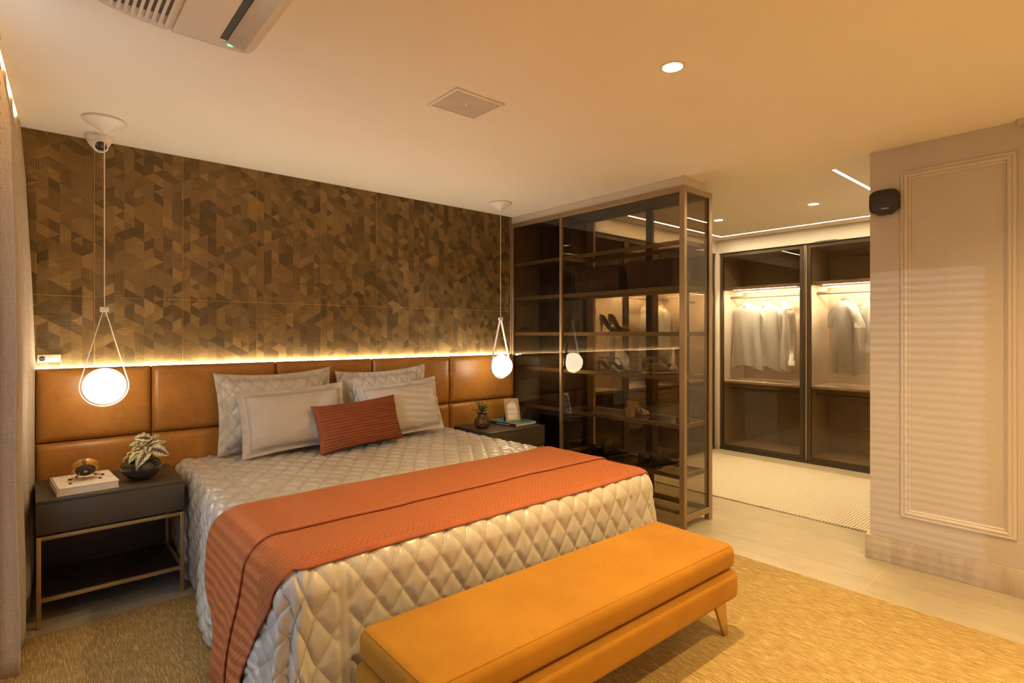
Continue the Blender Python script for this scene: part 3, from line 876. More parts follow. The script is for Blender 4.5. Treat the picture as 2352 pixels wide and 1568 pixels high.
for sx in (-1, 1):
    for sy in (-1, 1):
        bm = bmesh.new()
        cx = 1.600+sx*.74; cy = 1.445+sy*.165
        top = [(-.047, -.008), (.047, -.008), (.047, .008), (-.047, .008)]; bot = [(-.016, -.006), (.016, -.006), (.016, .006), (-.016, .006)]
        A = [bm.verts.new((cx+sx*(.0)+x, cy+y, .186)) for x, y in top]
        B = [bm.verts.new((cx+sx*(.040)+x, cy+sy*.012+y, .0115)) for x, y in bot]
        for k in range(4): bm.faces.new((A[k], A[(k+1) % 4], B[(k+1) % 4], B[k]))
        bm.faces.new(A[::-1]); bm.faces.new(B)
        bmesh.ops.bevel(bm, geom=list(bm.edges), offset=.0015, segments=1, affect='EDGES')
        bm.transform(R1)
        link('leg', to_mesh(bm), M['brass'], bench)

# =================================================================== RUGS
def rug(name, x0, x1, y0, y1, t, mat, edge_amp, nx, ny, label):
    rnd = random.Random(3)
    vs = []; fs = []
    def ring(z, inset):
        pts = []
        for i in range(nx): pts.append((x0+(x1-x0)*i/nx, y0, 0, -1))
        for i in range(ny): pts.append((x1, y0+(y1-y0)*i/ny, 1, 0))
        for i in range(nx): pts.append((x1-(x1-x0)*i/nx, y1, 0, 1))
        for i in range(ny): pts.append((x0, y1-(y1-y0)*i/ny, -1, 0))
        return pts
    base = ring(0, 0); n = len(base); jit = [(k % 2)*edge_amp+rnd.uniform(0, edge_amp*.5) for k in range(n)]
    for z, ins in ((.0008, 0.), (t*.75, 0.), (t, .004)):
        for (x, y, dx, dy), j in zip(base, jit): vs.append((x+dx*(j-ins), y+dy*(j-ins), z))
    for a in range(2):
        for i in range(n):
            j = (i+1) % n; fs.append((a*n+i, a*n+j, (a+1)*n+j, (a+1)*n+i))
    fs.append(tuple(range(2*n, 3*n)))
    me = bpy.data.meshes.new(name); me.from_pydata(vs, [], fs); me.update()
    o = link(name, me, mat, None, ((x0+x1)/2, (y0+y1)/2, 0), smooth=False)
    return tag(o, label, 'rug')
rug('golden_rug', -.30, 3.295, -.75, 3.295, .011, M['rug_gold'], .0045, 360, 620, 'large golden woven rug under the bed and bench')
rug('ivory_rug', 4.37, 5.93, 1.16, 3.30, .011, M['rug_ivory'], .006, 130, 178, 'ivory ribbed rug on the closet floor before the glass doors')

# =================================================================== NIGHTSTANDS
def nightstand(label):
    t = thing('nightstand', label, 'nightstand', (0, 0, 0))
    box('cabinet_top', (.004, .608, 3.372, 3.855, .585, .600), M['taupe'], t, bev=.002)
    box('drawer_box', (.004, .608, 3.392, 3.855, .441, .585), M['taupe'], t, bev=.001)
    box('drawer_front', (.005, .607, 3.372, 3.391, .4415, .5845), M['taupe'], t, bev=.0015)
    w = .018
    for x in (.006, .588):
        for y in (3.378, 3.826):
            box('leg', (x, x+w, y, y+w, 0, .430), M['brass_matte'], t, bev=.001)
    for z in (.412, .122):
        for y in (3.378, 3.826): box('rail', (.024, .588, y, y+w, z, z+w), M['brass_matte'], t, bev=.001)
        for x in (.006, .588): box('rail', (x, x+w, 3.396, 3.826, z, z+w), M['brass_matte'], t, bev=.001)
    box('shelf', (.024, .588, 3.396, 3.826, .123, .136), M['dark_panel'], t, bev=.001)
    box('back_panel', (.024, .588, 3.815, 3.825, .14, .41), M['dark_panel'], t, bev=0)
    for x in (.04, .55):
        for y in (3.40, 3.80): box('spacer', (x, x+.02, y, y+.02, .430, .441), M['dark_slot'], t, bev=0)
    return t
ns = nightstand('taupe nightstand on brass frame beside the curtain, holding the begonia bowl')
ns2 = copy_tree(ns); ns2.location = (2.698, 0, 0)
ns2['label'] = 'taupe nightstand beside the glass shelf unit, holding the amber vase'

# ---- left nightstand objects
bk = thing('art_book', 'white art book with red and black flecks lying on the left nightstand', 'book', (.20, 3.60, .60))
RB = Matrix.Translation((.195, 3.565, .600)) @ Matrix.Rotation(radians(4), 4, 'Z')
def bk_box(name, b, mat, parent, mt, bev=.0008):
    bm = bmesh.new(); bm_box(bm, *b, bev=bev, seg=1); bm.transform(mt); return link(name, to_mesh(bm), mat, parent)
bk_box('pages', (-.117, .118, -.147, .147, .0045, .0345), M['paper'], bk, RB)
bk_box('cover', (-.122, .122, -.15, .15, .0345, .038), M['white_cover'], bk, RB)
bk_box('cover', (-.122, .122, -.15, .15, .0, .0045), M['white_cover'], bk, RB)
bk_box('spine', (-.1245, -.1175, -.15, .15, .0, .038), M['white_cover'], bk, RB)
rnd = random.Random(5)
def blobs(name, mat, pts, parent, mt, z):
    bm = bmesh.new()
    for x, y, r in pts:
        n = 9; vs = [bm.verts.new((x+r*rnd.uniform(.5, 1.2)*cos(2*pi*k/n), y+r*rnd.uniform(.5, 1.2)*sin(2*pi*k/n), z)) for k in range(n)]
        bm.faces.new(vs)
    bm.transform(mt); return tag(link(name, to_mesh(bm), mat, parent, smooth=False), kind='stuff')
blobs('cover_print', M['ink_red'], [(-.08, .115, .008), (-.06, .118, .006), (-.04, .12, .008), (-.02, .10, .006), (.03, .09, .007), (.055, .10, .006), (.08, .115, .009), (.095, .105, .006), (.045, .07, .005)], bk, RB, .0383)
blobs('cover_print', M['ink_black'], [(-.045, .05, .008), (.0, .0, .006), (-.01, -.03, .004), (.065, .06, .008), (.085, .03, .006), (.075, .0, .004), (.095, -.03, .004), (-.07, -.06, .003), (.02, -.075, .003), (.04, .11, .007)], bk, RB, .0384)
bm = bmesh.new()
for k in range(16):
    x = -.06+.17*rnd.random(); y = -.11+.2*rnd.random(); a = rnd.uniform(-.4, .4); L = rnd.uniform(.015, .04)
    bm_box(bm, x, x+L, y, y+.0008, .0381, .0384)
bm.transform(RB); tag(link('cover_print', to_mesh(bm), M['ink_black'], bk, smooth=False), kind='stuff')

# beetle-like ornament on brass legs
orn = thing('ornament', 'gold and brown domed ornament standing on thin brass legs upon the white book', 'ornament', (.20, 3.55, .638))
axis = Vector((-.03, -.72, -.62)).normalized()
q = axis.to_track_quat('Z', 'Y').to_matrix().to_4x4()
oc = Vector((.198, 3.565, .6985))
OX = Matrix.Translation(oc) @ q @ Matrix.Scale(.76, 4)
def obj_local(name, prof, mat, seg=40, mod=None):
    bm = bmesh.new(); lathe_bm(bm, prof, (0,0,0), seg, mod); me = to_mesh(bm)
    o = bpy.data.objects.new(name, me); COL.objects.link(o); me.materials.append(mat); me.shade_smooth()
    o.parent = orn; o.matrix_local = Matrix.Translation(-Vector(orn.location)) @ OX; return o
obj_local('shell', [(0, -.042), (.030, -.040), (.055, -.031), (.071, -.014), (.0745, .002), (.069, .017), (.061, .025), (.056, .026)], M['urchin_gold'], 48, lambda a, z: 1+.010*cos(24*a))
obj_local('face', [(.0565, .0255), (.055, .031), (.047, .036), (.043, .034), (.034, .041), (.024, .040), (.018, .036), (.012, .036)], M['urchin_dark'], 40)
obj_local('nub', [(.0125, .035), (.012, .042), (.008, .046), (0, .047)], M['rod'], 20)
for fx, fy, sx, sy in ((-.060, -.070, -.024, -.014), (.056, -.035, .026, -.014), (-.056, .02, -.028, .01), (.072, .045, .028, .012), (-.030, .055, -.014, .022), (.045, .065, .016, .022)):
    foot = Vector((.196+fx, 3.56+fy, .6400)); hip = Vector((.196+sx, 3.56+sy, .662))
    l = tube('leg', [hip+Vector((0, 0, .012)), hip, hip.lerp(foot, .5)+Vector((0, 0, .004)), foot], [.0016]*4, M['brass'], orn, 6)
    d = (foot-hip); d.z = 0; d.normalize()
    bm = bmesh.new(); bmesh.ops.create_uvsphere(bm, u_segments=10, v_segments=6, radius=1)
    bm.transform(Matrix.Translation(foot+d*.004+Vector((0, 0, .002))) @ Matrix.Rotation(atan2(d.y, d.x), 4, 'Z') @ Matrix.Diagonal((.009, .0055, .0038, 1)))
    link('foot', to_mesh(bm), M['black_plastic'], orn)

# begonia bowl
pot = thing('potted_begonia', 'begonia with purple veined cream leaves in a dark glazed round bowl', 'plant', (.437, 3.54, .60))
prof = [(0, 0), (.040, 0), (.048, .002), (.078, .018), (.102, .045), (.113, .072), (.108, .096), (.090, .115), (.070, .126), (.064, .127), (.062, .123), (.080, .110), (.094, .090), (.088, .080), (0, .080)]
prof = [(r*.83, z*.95) for r, z in prof]
lathe('bowl', prof[:-2], (.437, 3.54, .600), M['bowl'], pot, 48, lambda a, z: 1+.05*cos(a-pi)*min(1, z/.06))
lathe('soil', [(.064, .0), (.04, .010), (0, .012)], (.437, 3.54, .694), M['soil'], pot, 20)
S = .00021
def leaf(base, tip, width, nrm, curl=.25, seed=0, parent=pot, mat=None, name='leaf'):
    b = Vector(base); t = Vector(tip); ax = t-b; L = ax.length; ax.normalize()
    n = Vector(nrm); n = (n-ax*n.dot(ax)).normalized(); s = ax.cross(n)
    nu, nv = 14, 8; rr = random.Random(seed)
    def prof_w(u): return (u**.42)*(1-u)**.85*1.75 if 0 < u < 1 else 0
    def f(u, v):
        vv = 2*v-1; w = width/2*prof_w(min(.9999, max(.0001, u)))*(1.0 if vv > 0 else .86)
        back = -.10*L*abs(vv)*max(0, 1-u*3.5)
        z = -curl*L*(u**2)*.8 + .10*L*sin(pi*u) + .30*abs(vv)*w*.55 + .004*sin(u*21+seed)*abs(vv)
        ser = 1+.05*sin(u*60)*abs(vv)**4
        return b+ax*(u*L+back)+s*(vv*w*ser)+n*z
    me = grid_mesh(nu, nv, f, lambda u, v: (u, 2*v-1))
    o = link(name, me, mat or M['begonia'], parent, angle=180)
    md = o.modifiers.new('thickness', 'SOLIDIFY'); md.thickness = .0008
    return o
PX, PZ = .437, .600
def lp(zx, zy, dy=0.):      # leaf sketch coordinates to the room
    return (PX+(zx-700)*.000165, 3.54+dy, PZ+(1440-zy)*.0002)
crown = Vector(lp(820, 640))
leaves = [((890, 365), (445, 295), .060, (.1, -.75, .55), -.02, -.03),
          ((850, 575), (1390, 450), .042, (0, -.6, .8), -.02, -.02),
          ((960, 620), (1410, 815), .078, (.1, -.85, .5), -.05, -.07),
          ((830, 650), (465, 1025), .066, (-.25, -.85, .45), -.06, -.10),
          ((640, 500), (355, 520), .034, (0, -.5, .85), .02, .02),
          ((640, 570), (400, 645), .036, (0, -.6, .8), .0, .0),
          ((560, 620), (110, 950), .030, (-.6, -.1, .75), .0, -.01),
          ((870, 430), (620, 540), .040, (-.3, -.6, .7), .0, -.02),
          ((620, 690), (290, 890), .046, (-.5, -.6, .6), -.03, -.07),
          ((960, 450), (1290, 335), .030, (.2, -.2, .95), .05, .06),
          ((840, 560), (760, 700), .040, (0, -.8, .6), -.05, -.08)]
for i, (b, t, w, n, d0, d1) in enumerate(leaves):
    bb_, tt_ = lp(*b, d0), lp(*t, d1)
    leaf(bb_, tt_, w*1.36, n, .16, i)
    tube('stem', [(PX+.01, 3.54, PZ+.098), Vector((PX+.01, 3.54, PZ+.10)).lerp(Vector(bb_), .6)+Vector((0, 0, .015)), bb_], .0018, M['stem_green'], pot, 6)
lathe('foot_ring', [(0, 0), (.034, 0), (.034, .0015), (0, .0015)], (.437, 3.54, .600), M['bowl'], pot, 24)

# ---- right nightstand objects
vs_ = thing('glass_vase', 'ribbed amber glass vase with green sprigs on the right nightstand', 'vase', (2.81, 3.60, .60))
VX, VY, VZ = 2.805, 3.605, .600
vp = [(0, 0), (.032, 0), (.042, .004), (.058, .022), (.064, .045), (.060, .068), (.046, .090), (.036, .104), (.034, .116), (.040, .126), (.052, .134), (.055, .136), (.052, .138), (.038, .130), (.030, .116), (.032, .104), (.042, .090), (.054, .066), (.057, .045), (.050, .02), (0, .012)]
lathe('vessel', vp, (VX, VY, VZ), M['vase_glass'], vs_, 60, lambda a, z: 1+.045*cos(12*a)*(1 if z < .1 else .6) + (.05*cos(6*a) if z > .128 else 0))
rs = random.Random(21)
def sprig(d, h, n, mat, seed, leafw=.006):
    r2 = random.Random(seed); bm = bmesh.new()
    base = Vector((VX+d[0]*.012, VY+d[1]*.012, VZ+.10)); pts = []
    for k in range(7):
        t = k/6; pts.append(base+Vector((d[0]*t*(.4+.6*t), d[1]*t*(.4+.6*t), h*t*(1-.15*t))))
    tube_bm(bm, pts, [.0011]*7, 5)
    for k in range(n):
        t = .28+.72*k/n; i = min(5, int(t*6)); p = pts[i].lerp(pts[i+1], t*6-i)
        a = r2.uniform(0, 2*pi); e = r2.uniform(-.2, .9); dr = Vector((cos(a)*cos(e), sin(a)*cos(e), sin(e)))
        s = dr.cross(Vector((0, 0, 1))).normalized(); L = leafw*r2.uniform(1.3, 2.4); q0 = p+dr*.007
        vv = [bm.verts.new(c) for c in (q0, q0+dr*L*.45+s*leafw*.55, q0+dr*L+Vector((0, 0, .002)), q0+dr*L*.45-s*leafw*.55)]
        bm.faces.new(vv)
        tube_bm(bm, [p, q0], .0006, 4)
    return link('sprig', to_mesh(bm), mat, vs_, smooth=False)
sprigs = [((-.075, .01), .155, 22, 0), ((-.055, -.02), .115, 20, 0), ((-.085, -.01), .065, 14, 0), ((-.03, .0), .10, 24, 0), ((-.01, -.015), .105, 26, 0), ((.01, .01), .11, 26, 0),
          ((.035, -.01), .105, 22, 0), ((.05, .02), .10, 18, 1), ((.075, .03), .105, 20, 1), ((.04, .03), .085, 18, 1), ((-.02, .02), .12, 18, 0), ((.02, -.025), .075, 20, 0), ((-.04, -.02), .07, 18, 0)]
for i, (d, h, n, k) in enumerate(sprigs): sprig((d[0]*(1.75 if k else 1.35), d[1]*1.3), h*1.22, int(n*1.2), M['sprig_light'] if k else M['sprig'], 40+i, .0088)

tb = thing('picture_book', 'book with teal sea photograph cover lying under the gilt frame', 'book', (3.15, 3.62, .60))
TB = Matrix.Translation((3.150, 3.625, .600)) @ Matrix.Rotation(radians(5), 4, 'Z')
bk_box('pages', (-.124, .126, -.167, .167, .004, .024), M['paper'], tb, TB)
bk_box('cover', (-.13, .13, -.17, .17, .024, .027), M['teal_cover'], tb, TB)
bk_box('cover', (-.13, .13, -.17, .17, 0, .004), M['spine_dark'], tb, TB)
bk_box('spine', (-.133, -.1255, -.17, .17, 0, .027), M['spine_dark'], tb, TB)
bm = bmesh.new()
for k in range(9): bm_box(bm, -.1338, -.1332, -.10+k*.018, -.10+k*.018+.012, .010, .017)
bm.transform(TB); tag(link('spine_print', to_mesh(bm), M['ink_white'], tb, smooth=False), kind='stuff')

pf = thing('framed_picture', 'gilt picture frame with arched white mat standing on the teal book', 'picture frame', (3.13, 3.66, .628))
def arch_frame():
    w, h = .146, .196; aw, ah = .108, .165; a0 = .014
    n = 16; arch = []
    r = aw/2; zc_ = a0+ah-r
    arch += [(-r, a0)]+[(-r*cos(pi*k/n), zc_+r*sin(pi*k/n)) for k in range(n+1)]+[(r, a0)]
    outer = []
    for x, z in arch:      # project the opening outline on the rectangle
        cx, cz = 0, h/2; dx, dz = x-cx, z-cz
        k = min(w/2/abs(dx) if dx else 9e9, (h/2)/abs(dz) if dz else 9e9); outer.append((cx+dx*k, cz+dz*k))
    # corners kept square
    outer[0] = (-w/2, 0); outer[-1] = (w/2, 0)
    best = min(range(1, n//2+1), key=lambda i: abs(outer[i][0]+w/2)+abs(outer[i][1]-h)); outer[best] = (-w/2, h)
    best = min(range(n//2+1, n+2), key=lambda i: abs(outer[i][0]-w/2)+abs(outer[i][1]-h)); outer[best] = (w/2, h)
    bm = bmesh.new(); rings = []
    for y, pl in ((0, outer), (-.012, outer), (-.012, arch), (0, arch)):
        rings.append([bm.verts.new((x, y, z)) for x, z in pl])
    m_ = len(arch)
    for A, B in zip(rings, rings[1:]+rings[:1]):
        for i in range(m_): 
            j = (i+1) % m_; bm.faces.new((A[i], A[j], B[j], B[i]))
    return bm
FM = Matrix.Translation((3.120, 3.575, .6275)) @ Matrix.Rotation(radians(-8), 4, 'Z') @ Matrix.Rotation(radians(-13), 4, 'X')
bm = arch_frame(); bm.transform(FM); link('arched_border', to_mesh(bm), M['gilt'], pf, angle=30)
bm = bmesh.new(); bm_box(bm, -.068, .068, -.004, -.001, .006, .190); bm.transform(FM); link('mat_board', to_mesh(bm), M['mat_white'], pf)
bm = bmesh.new(); bm_box(bm, -.071, .071, .0005, .004, .003, .194); bm.transform(FM); link('backing', to_mesh(bm), M['black_plastic'], pf)
bm = bmesh.new(); bm_box(bm, -.045, .045, -.0046, -.0041, .097, .0978); bm.transform(FM); link('mat_line', to_mesh(bm), M['label_grey'], pf)
bm = bmesh.new(); bm_box(bm, -.030, .010, .0, .004, -.12, .0, .001); bm.transform(FM @ Matrix.Translation((-.02, .006, .115)) @ Matrix.Rotation(radians(34), 4, 'X')); link('easel_leg', to_mesh(bm), M['black_plastic'], pf)

# =================================================================== PENDANTS
def pendant(x, y, label):
    t = thing('pendant_lamp', label, 'lamp', (x, y, H))
    lathe('canopy', [(0, -.001), (.094, -.001), (.097, -.004), (.095, -.012), (.012, -.062), (.006, -.072), (0, -.072)], (x, y, H), M['white_plastic'], t, 40)
    tube('cord', [(x, y, H-.07), (x, y, 1.518)], .0024, M['cord_fabric'], t, 8)
    box('clamp', (x-.019, x+.019, y-.011, y+.011, 1.496, 1.522), M['white_plastic'], t, bev=.002)
    gz, gr = 1.108, .094; zt = 1.499; R = .1045
    # strap: tangents from the clamp round the globe, in the x-z plane
    D = zt-gz; a = math.acos(R/D); pts = []
    pts.append(Vector((x-.006, y, zt)))
    for k in range(41):
        ang = pi/2+a+(2*pi-2*a)*k/40; pts.append(Vector((x+R*cos(ang), y, gz+R*sin(ang))))
    pts.append(Vector((x+.006, y, zt)))
    bm = bmesh.new(); strap_bm(bm, pts, (0, 1, 0), .021, .0035); link('strap', to_mesh(bm), M['cord_fabric'], t, angle=40)
    g = lathe('globe', [(gr*sin(pi*k/24), -gr*cos(pi*k/24)) for k in range(25)], (x, y-.012, gz), M['globe'], t, 40)
    lathe('socket_ring', [(.020, 0), (.030, 0), (.030, .006), (.020, .006)], (x, y+gr-.02, gz), M['black_plastic'], t, 20, xf=Matrix.Rotation(radians(-90), 4, 'X'))
    return t
pendant(.277, 3.573, 'white globe pendant in a strap loop hanging over the left nightstand')
pendant(3.006, 3.607, 'white globe pendant in a strap loop hanging over the right nightstand')

# =================================================================== CEILING FITTINGS
def downlight(x, y, label, r=.052):
    t = thing('downlight', label, 'light', (x, y, H))
    lathe('trim_ring', [(r*.80, -.0005), (r*.80, -.004), (r, -.003), (r, 0)], (x, y, H), M['white_plastic'], t, 32)
    lathe('diffuser', [(0, -.0025), (r*.80, -.0025)], (x, y, H), M['spot_disc'], t, 28)
    return t
dls = ['round recessed ceiling spotlight above the bench', 'round recessed spotlight on the closet ceiling, the farther from the corner of the light line',
       'round recessed spotlight on the closet ceiling right beside the glass shelf unit']
BACK = ['recessed ceiling spotlight at the right end of the bench, above the frame', 'added unseen ceiling spotlight overhead, closest to the window and the bed',
        'added unseen ceiling spotlight behind the camera, in the middle of its row', 'added unseen ceiling spotlight behind the camera, on the right wall side', 'added unseen ceiling spotlight behind the camera, on the window side']
for i, (x, y, e) in enumerate(DOWNLIGHTS):
    t = downlight(x, y, dls[i] if i < 3 else BACK[i-3])
    if i >= 3: t['group'] = 'spotlights behind the camera'
def led_line(b, label):
    t = thing('led_profile', label, 'light', ((b[0]+b[1])/2, (b[2]+b[3])/2, H))
    box('diffuser', (b[0]+.002, b[1]-.002, b[2]+.002, b[3]-.002, H-.0035, H-.001), M['led_ceiling'], t, bev=0)
    boxes('housing', [(b[0], b[1], b[2], b[2]+.002, H-.004, H), (b[0], b[1], b[3]-.002, b[3], H-.004, H), (b[0], b[0]+.002, b[2], b[3], H-.004, H), (b[1]-.002, b[1], b[2], b[3], H-.004, H)], M['white_plastic'], t)
led_line((4.10, 5.945, 1.372, 1.396), 'slim light line on the closet ceiling running past the right wall corner')
led_line((5.945, 5.969, 1.372, 3.204), 'slim light line on the closet ceiling parallel to the far glass doors')
led_line((3.98, 5.945, 3.180, 3.204), 'slim light line on the closet ceiling seen through the glass shelf unit')

# ceiling speaker
sp = thing('ceiling_speaker', 'square white speaker grille set in the ceiling above the bed', 'speaker', (1.588, 2.17, H))
boxes('bezel', [(1.447, 1.731, 2.047, 2.060, H-.006, H), (1.447, 1.731, 2.279, 2.292, H-.006, H), (1.447, 1.460, 2.060, 2.279, H-.006, H), (1.718, 1.731, 2.060, 2.279, H-.006, H)], M['white_plastic'], sp, bev=.001)
box('grille', (1.461, 1.717, 2.061, 2.278, H-.003, H-.0005), simple('speaker_grille', (.56, .49, .42), .6, bmp=.3, bscale=400), sp, bev=0)
lathe('badge', [(0, -.0045), (.004, -.0045), (.004, -.002)], (1.59, 2.17, H), M['chrome'], sp, 12)

# air conditioner cassette
ac = thing('air_conditioner', 'white ceiling cassette air conditioner with louvres and a green indicator', 'air conditioner', (.38, 1.7, H))
prof = [(.150, .0), (.165, -.010), (.20, -.020), (.25, -.028), (.30, -.033), (.358, -.036), (.362, -.030), (.368, -.030), (.372, -.037), (.44, -.038), (.505, -.038), (.600, -.036), (.632, -.030), (.648, -.014), (.652, 0)]
def ac_body():
    bm = bmesh.new(); rings = []
    for y, k in ((2.302, .45), (2.300, .75), (2.292, .93), (2.27, 1.0), (1.10, 1.0), (1.05, .6)):
        ins = (1-k)*.03
        rings.append([bm.verts.new((x+(ins if x < .3 else -ins if x > .55 else 0), y, H+z*k)) for x, z in prof])
    for A, B in zip(rings, rings[1:]):
        for i in range(len(prof)-1): bm.faces.new((A[i], A[i+1], B[i+1], B[i]))
    bm.faces.new(rings[0]); return bm
link('body', to_mesh(ac_body()), M['ac_plastic'], ac, angle=40)
for i in range(9):
    x = .185+i*.0195; z = -.014-.020*min(1, i/7)
    box('intake_louvre', (x, x+.0105, 1.12, 2.262-.010*(i > 4), H+z-.012, H+z-.003), M['ac_plastic'], ac, bev=.001, seg=1)
for i in range(8):
    x = .1965+i*.0195; z = -.0185-.018*min(1, i/7)
    box('intake_slot', (x-.0015, x+.0075, 1.12, 2.225-.008*i, H+z-.006, H+z+.004), M['dark_slot'], ac, bev=0)
box('outlet_slot', (.512, .598, 1.12, 2.215, H-.0395, H-.030), M['dark_slot'], ac, bev=0)
bm = bmesh.new(); bm_box(bm, -.031, .031, 1.12, 2.228, -.003, .003, .002)
bm.transform(Matrix.Translation((.566, 0, H-.047)) @ Matrix.Rotation(radians(13), 4, 'Y')); link('flap', to_mesh(bm), simple('ac_flap', (.50, .42, .34), .35), ac)
box('indicator', (.545, .563, 2.243, 2.251, H-.0405, H-.037), M['green_led'], ac, bev=.001)

# security camera
sc_cam = thing('security_camera', 'white turret security camera on the ceiling in the left corner', 'camera', (.275, 3.865, H))
cx, cy_ = .275, 3.875
lathe('base', [(0, 0), (.064, 0), (.066, -.006), (.062, -.024), (.048, -.052), (.036, -.068), (0, -.070)], (cx, cy_, H), M['white_plastic'], sc_cam, 36)
bm = bmesh.new(); bmesh.ops.create_uvsphere(bm, u_segments=24, v_segments=16, radius=.040)
bm.transform(Matrix.Translation((cx+.004, cy_-.022, H-.060))); link('eyeball', to_mesh(bm), M['white_plastic'], sc_cam, angle=180)
dirv = Vector((.05, -.93, -.34)).normalized()
lx = Matrix.Translation(Vector((cx+.004, cy_-.022, H-.060))+dirv*.034) @ dirv.to_track_quat('Z', 'Y').to_matrix().to_4x4()
bm = bmesh.new(); lathe_bm(bm, [(.027, 0), (.026, .006), (.018, .0095), (0, .0105)], seg=28); bm.transform(lx); link('lens', to_mesh(bm), M['lens'], sc_cam, angle=60)
lettering('lettering', 'intelbras', .0085, face_mtx((cx-.018, cy_-.0645, H-.012), (.96, -.28, 0), (0, -.06, 1)), M['ink_black'], sc_cam)

# information card on the tiles
card = thing('wall_card', 'small white information card with a dark oval mark on the tiles', 'sign', (.062, 3.976, 1.246))
box('card', (.012, .112, 3.9745, 3.9785, 1.2245, 1.2665), M['paper'], card, bev=.0005)
bm = bmesh.new(); lathe_bm(bm, [(0, .0004), (.0138, .0004), (.0138, 0)], seg=28)
bm.transform(Matrix.Translation((.0315, 3.9744, 1.2445)) @ Matrix.Rotation(radians(90), 4, 'X')); link('oval_mark', to_mesh(bm), M['ink_black'], card)
lettering('lettering', 'FLORENSE', .0055, face_mtx((.0315, 3.9736, 1.2440), (1, 0, 0), (0, 0, 1)), M['ink_white'], card)
boxes('printed_lines', [(.050, .083, 3.9741, 3.9746, 1.2492, 1.2500), (.050, .102, 3.9741, 3.9746, 1.2438, 1.2444), (.050, .099, 3.9741, 3.9746, 1.2385, 1.2391)], M['label_grey'], card)

# black scent diffuser on the right wall
df = thing('scent_diffuser', 'rounded black wall-mounted scent diffuser at the corner of the right wall', 'diffuser', (XR, 1.035, 2.18))
bm = bmesh.new()
def superell(n, a, b, p=4.5): 
    out = []
    for k in range(n):
        t = 2*pi*k/n; c, s = cos(t), sin(t); r = (abs(c)**p+abs(s)**p)**(-1/p); out.append((a*r*c, b*r*s))
    return out
rings = []
for dx, k in ((0, .90), (.010, .97), (.028, 1.0), (.046, .99), (.055, .95), (.060, .86), (.062, .70), (.0625, .35)):
    rings.append([bm.verts.new((XR-dx, 1.032+y*k, 2.181+z*k)) for y, z in superell(40, .0765, .071)])
for A, B in zip(rings, rings[1:]):
    for i in range(40): j = (i+1) % 40; bm.faces.new((A[i], A[j], B[j], B[i]))
bm.faces.new(rings[-1]); link('casing', to_mesh(bm), M['black_plastic'], df, angle=50)
box('base_tray', (XR-.040, XR, .99, 1.070, 2.103, 2.116), M['dark_bronze'], df, bev=.003)
box('button', (XR-.030, XR-.012, 1.060, 1.078, 2.244, 2.254), M['black_plastic'], df, bev=.003)
lettering('lettering', 'CRENZI', .0118, face_mtx((XR-.0632, 1.020, 2.132), (0, -1, 0), (0, 0, 1)), M['ink_white'], df)

# =================================================================== CURTAIN AND BLIND
def curtain():
    n = 150; nz = 40
    def f(s, t):
        z = .014+(2.60-.014)*t
        y = 2.93+(3.952-2.93)*s
        ph = 2*pi*(y-3.235)/.335
        lean = .030*(1-t)-.012*smoothstep(.85, 1, t)
        amp = .040+.010*(1-t)
        k = smoothstep(3.30, 3.93, y)
        base = -.108+.052*k; amp = amp*(1-.72*k)
        lean = .046*min(1, (1-t)*1.9)*(.45+.55*k)
        x = base+.003*sin(z*5) + lean - .034*(1-.6*k)*smoothstep(.84, .97, t) + amp*cos(ph) + .008*(1-k)*cos(2*ph+1.2*sin(z*1.3)) + .005*fbm(y*6, z*1.4)
        yy = y+.020*sin(ph*2+.7)*(.5+.5*(1-t))+.012*fbm(y*4, z*1.1, 4.)
        return Vector((x, min(yy, 3.968), z))
    return grid_mesh(n, nz, f)
cur = link('curtain', curtain(), M['curtain'], None, (-.11, 3.44, 0), angle=180)
md = cur.modifiers.new('thickness', 'SOLIDIFY'); md.thickness = .002
tag(cur, 'beige linen curtain hanging in folds at the left wall beside the headboard', 'curtain')
cove = thing('cove_light', 'hidden warm light strip in the curtain recess of the ceiling', 'light', (-.07, 1.0, H+.03))
box('led_strip', (-.056, -.050, -2.2, 3.90, H+.024, H+.050), M['led_cove'], cove, bev=0)
blind = thing('venetian_blind', 'brown wooden slatted blind over the window at the left edge', 'blind', (-.10, .1, 0))
for k in range(50):
    z = .06+k*.0455
    bm = bmesh.new(); bm_box(bm, -.024, .024, -2.05, 2.285, -.0014, .0014)
    bm.transform(Matrix.Translation((-.0985, 0, z)) @ Matrix.Rotation(radians(33), 4, 'Y')); link('slat', to_mesh(bm), M['blind_wood'], blind, smooth=False)
box('bottom_rail', (-.13, -.080, -2.05, 2.285, .016, .034), M['blind_wood'], blind, bev=.003)
box('head_rail', (-.135, -.085, -2.05, 2.285, 2.33, 2.38), M['blind_wood'], blind, bev=.003)
for y in (-1.6, -.4, .8, 2.0): tube('ladder_cord', [(-.105, y, .03), (-.105, y, 2.35)], .0015, M['cord_fabric'], blind, 5)

# =================================================================== GLASS SHELF UNIT
CX0, CX1, CY0, CY1, CYM = 3.448, 3.830, 2.120, 3.972, 3.325
su = thing('glass_shelf_unit', 'tall bronze framed display unit of smoked glass dividing bedroom and closet', 'shelf unit', (3.64, 3.05, 0))
ZT = 2.430
def bar(b, mat=M['bronze'], name='frame_bar'): return box(name, b, mat, su, bev=.0012, seg=1)
# posts
bar((CX0, CX0+.036, CY0, CY0+.040, .0, ZT)); bar((CX1-.044, CX1, CY0, CY0+.040, .0, ZT))
bar((CX0, CX0+.026, CYM-.012, CYM+.014, .0, ZT)); bar((CX0, CX0+.024, CY1-.024, CY1, .0, ZT))
bar((CX1-.030, CX1, CYM-.070, CYM+.012, .0, ZT), M['bronze_pale']); bar((CX1-.030, CX1, 2.632, 2.692, .0, ZT), M['dark_bronze'])
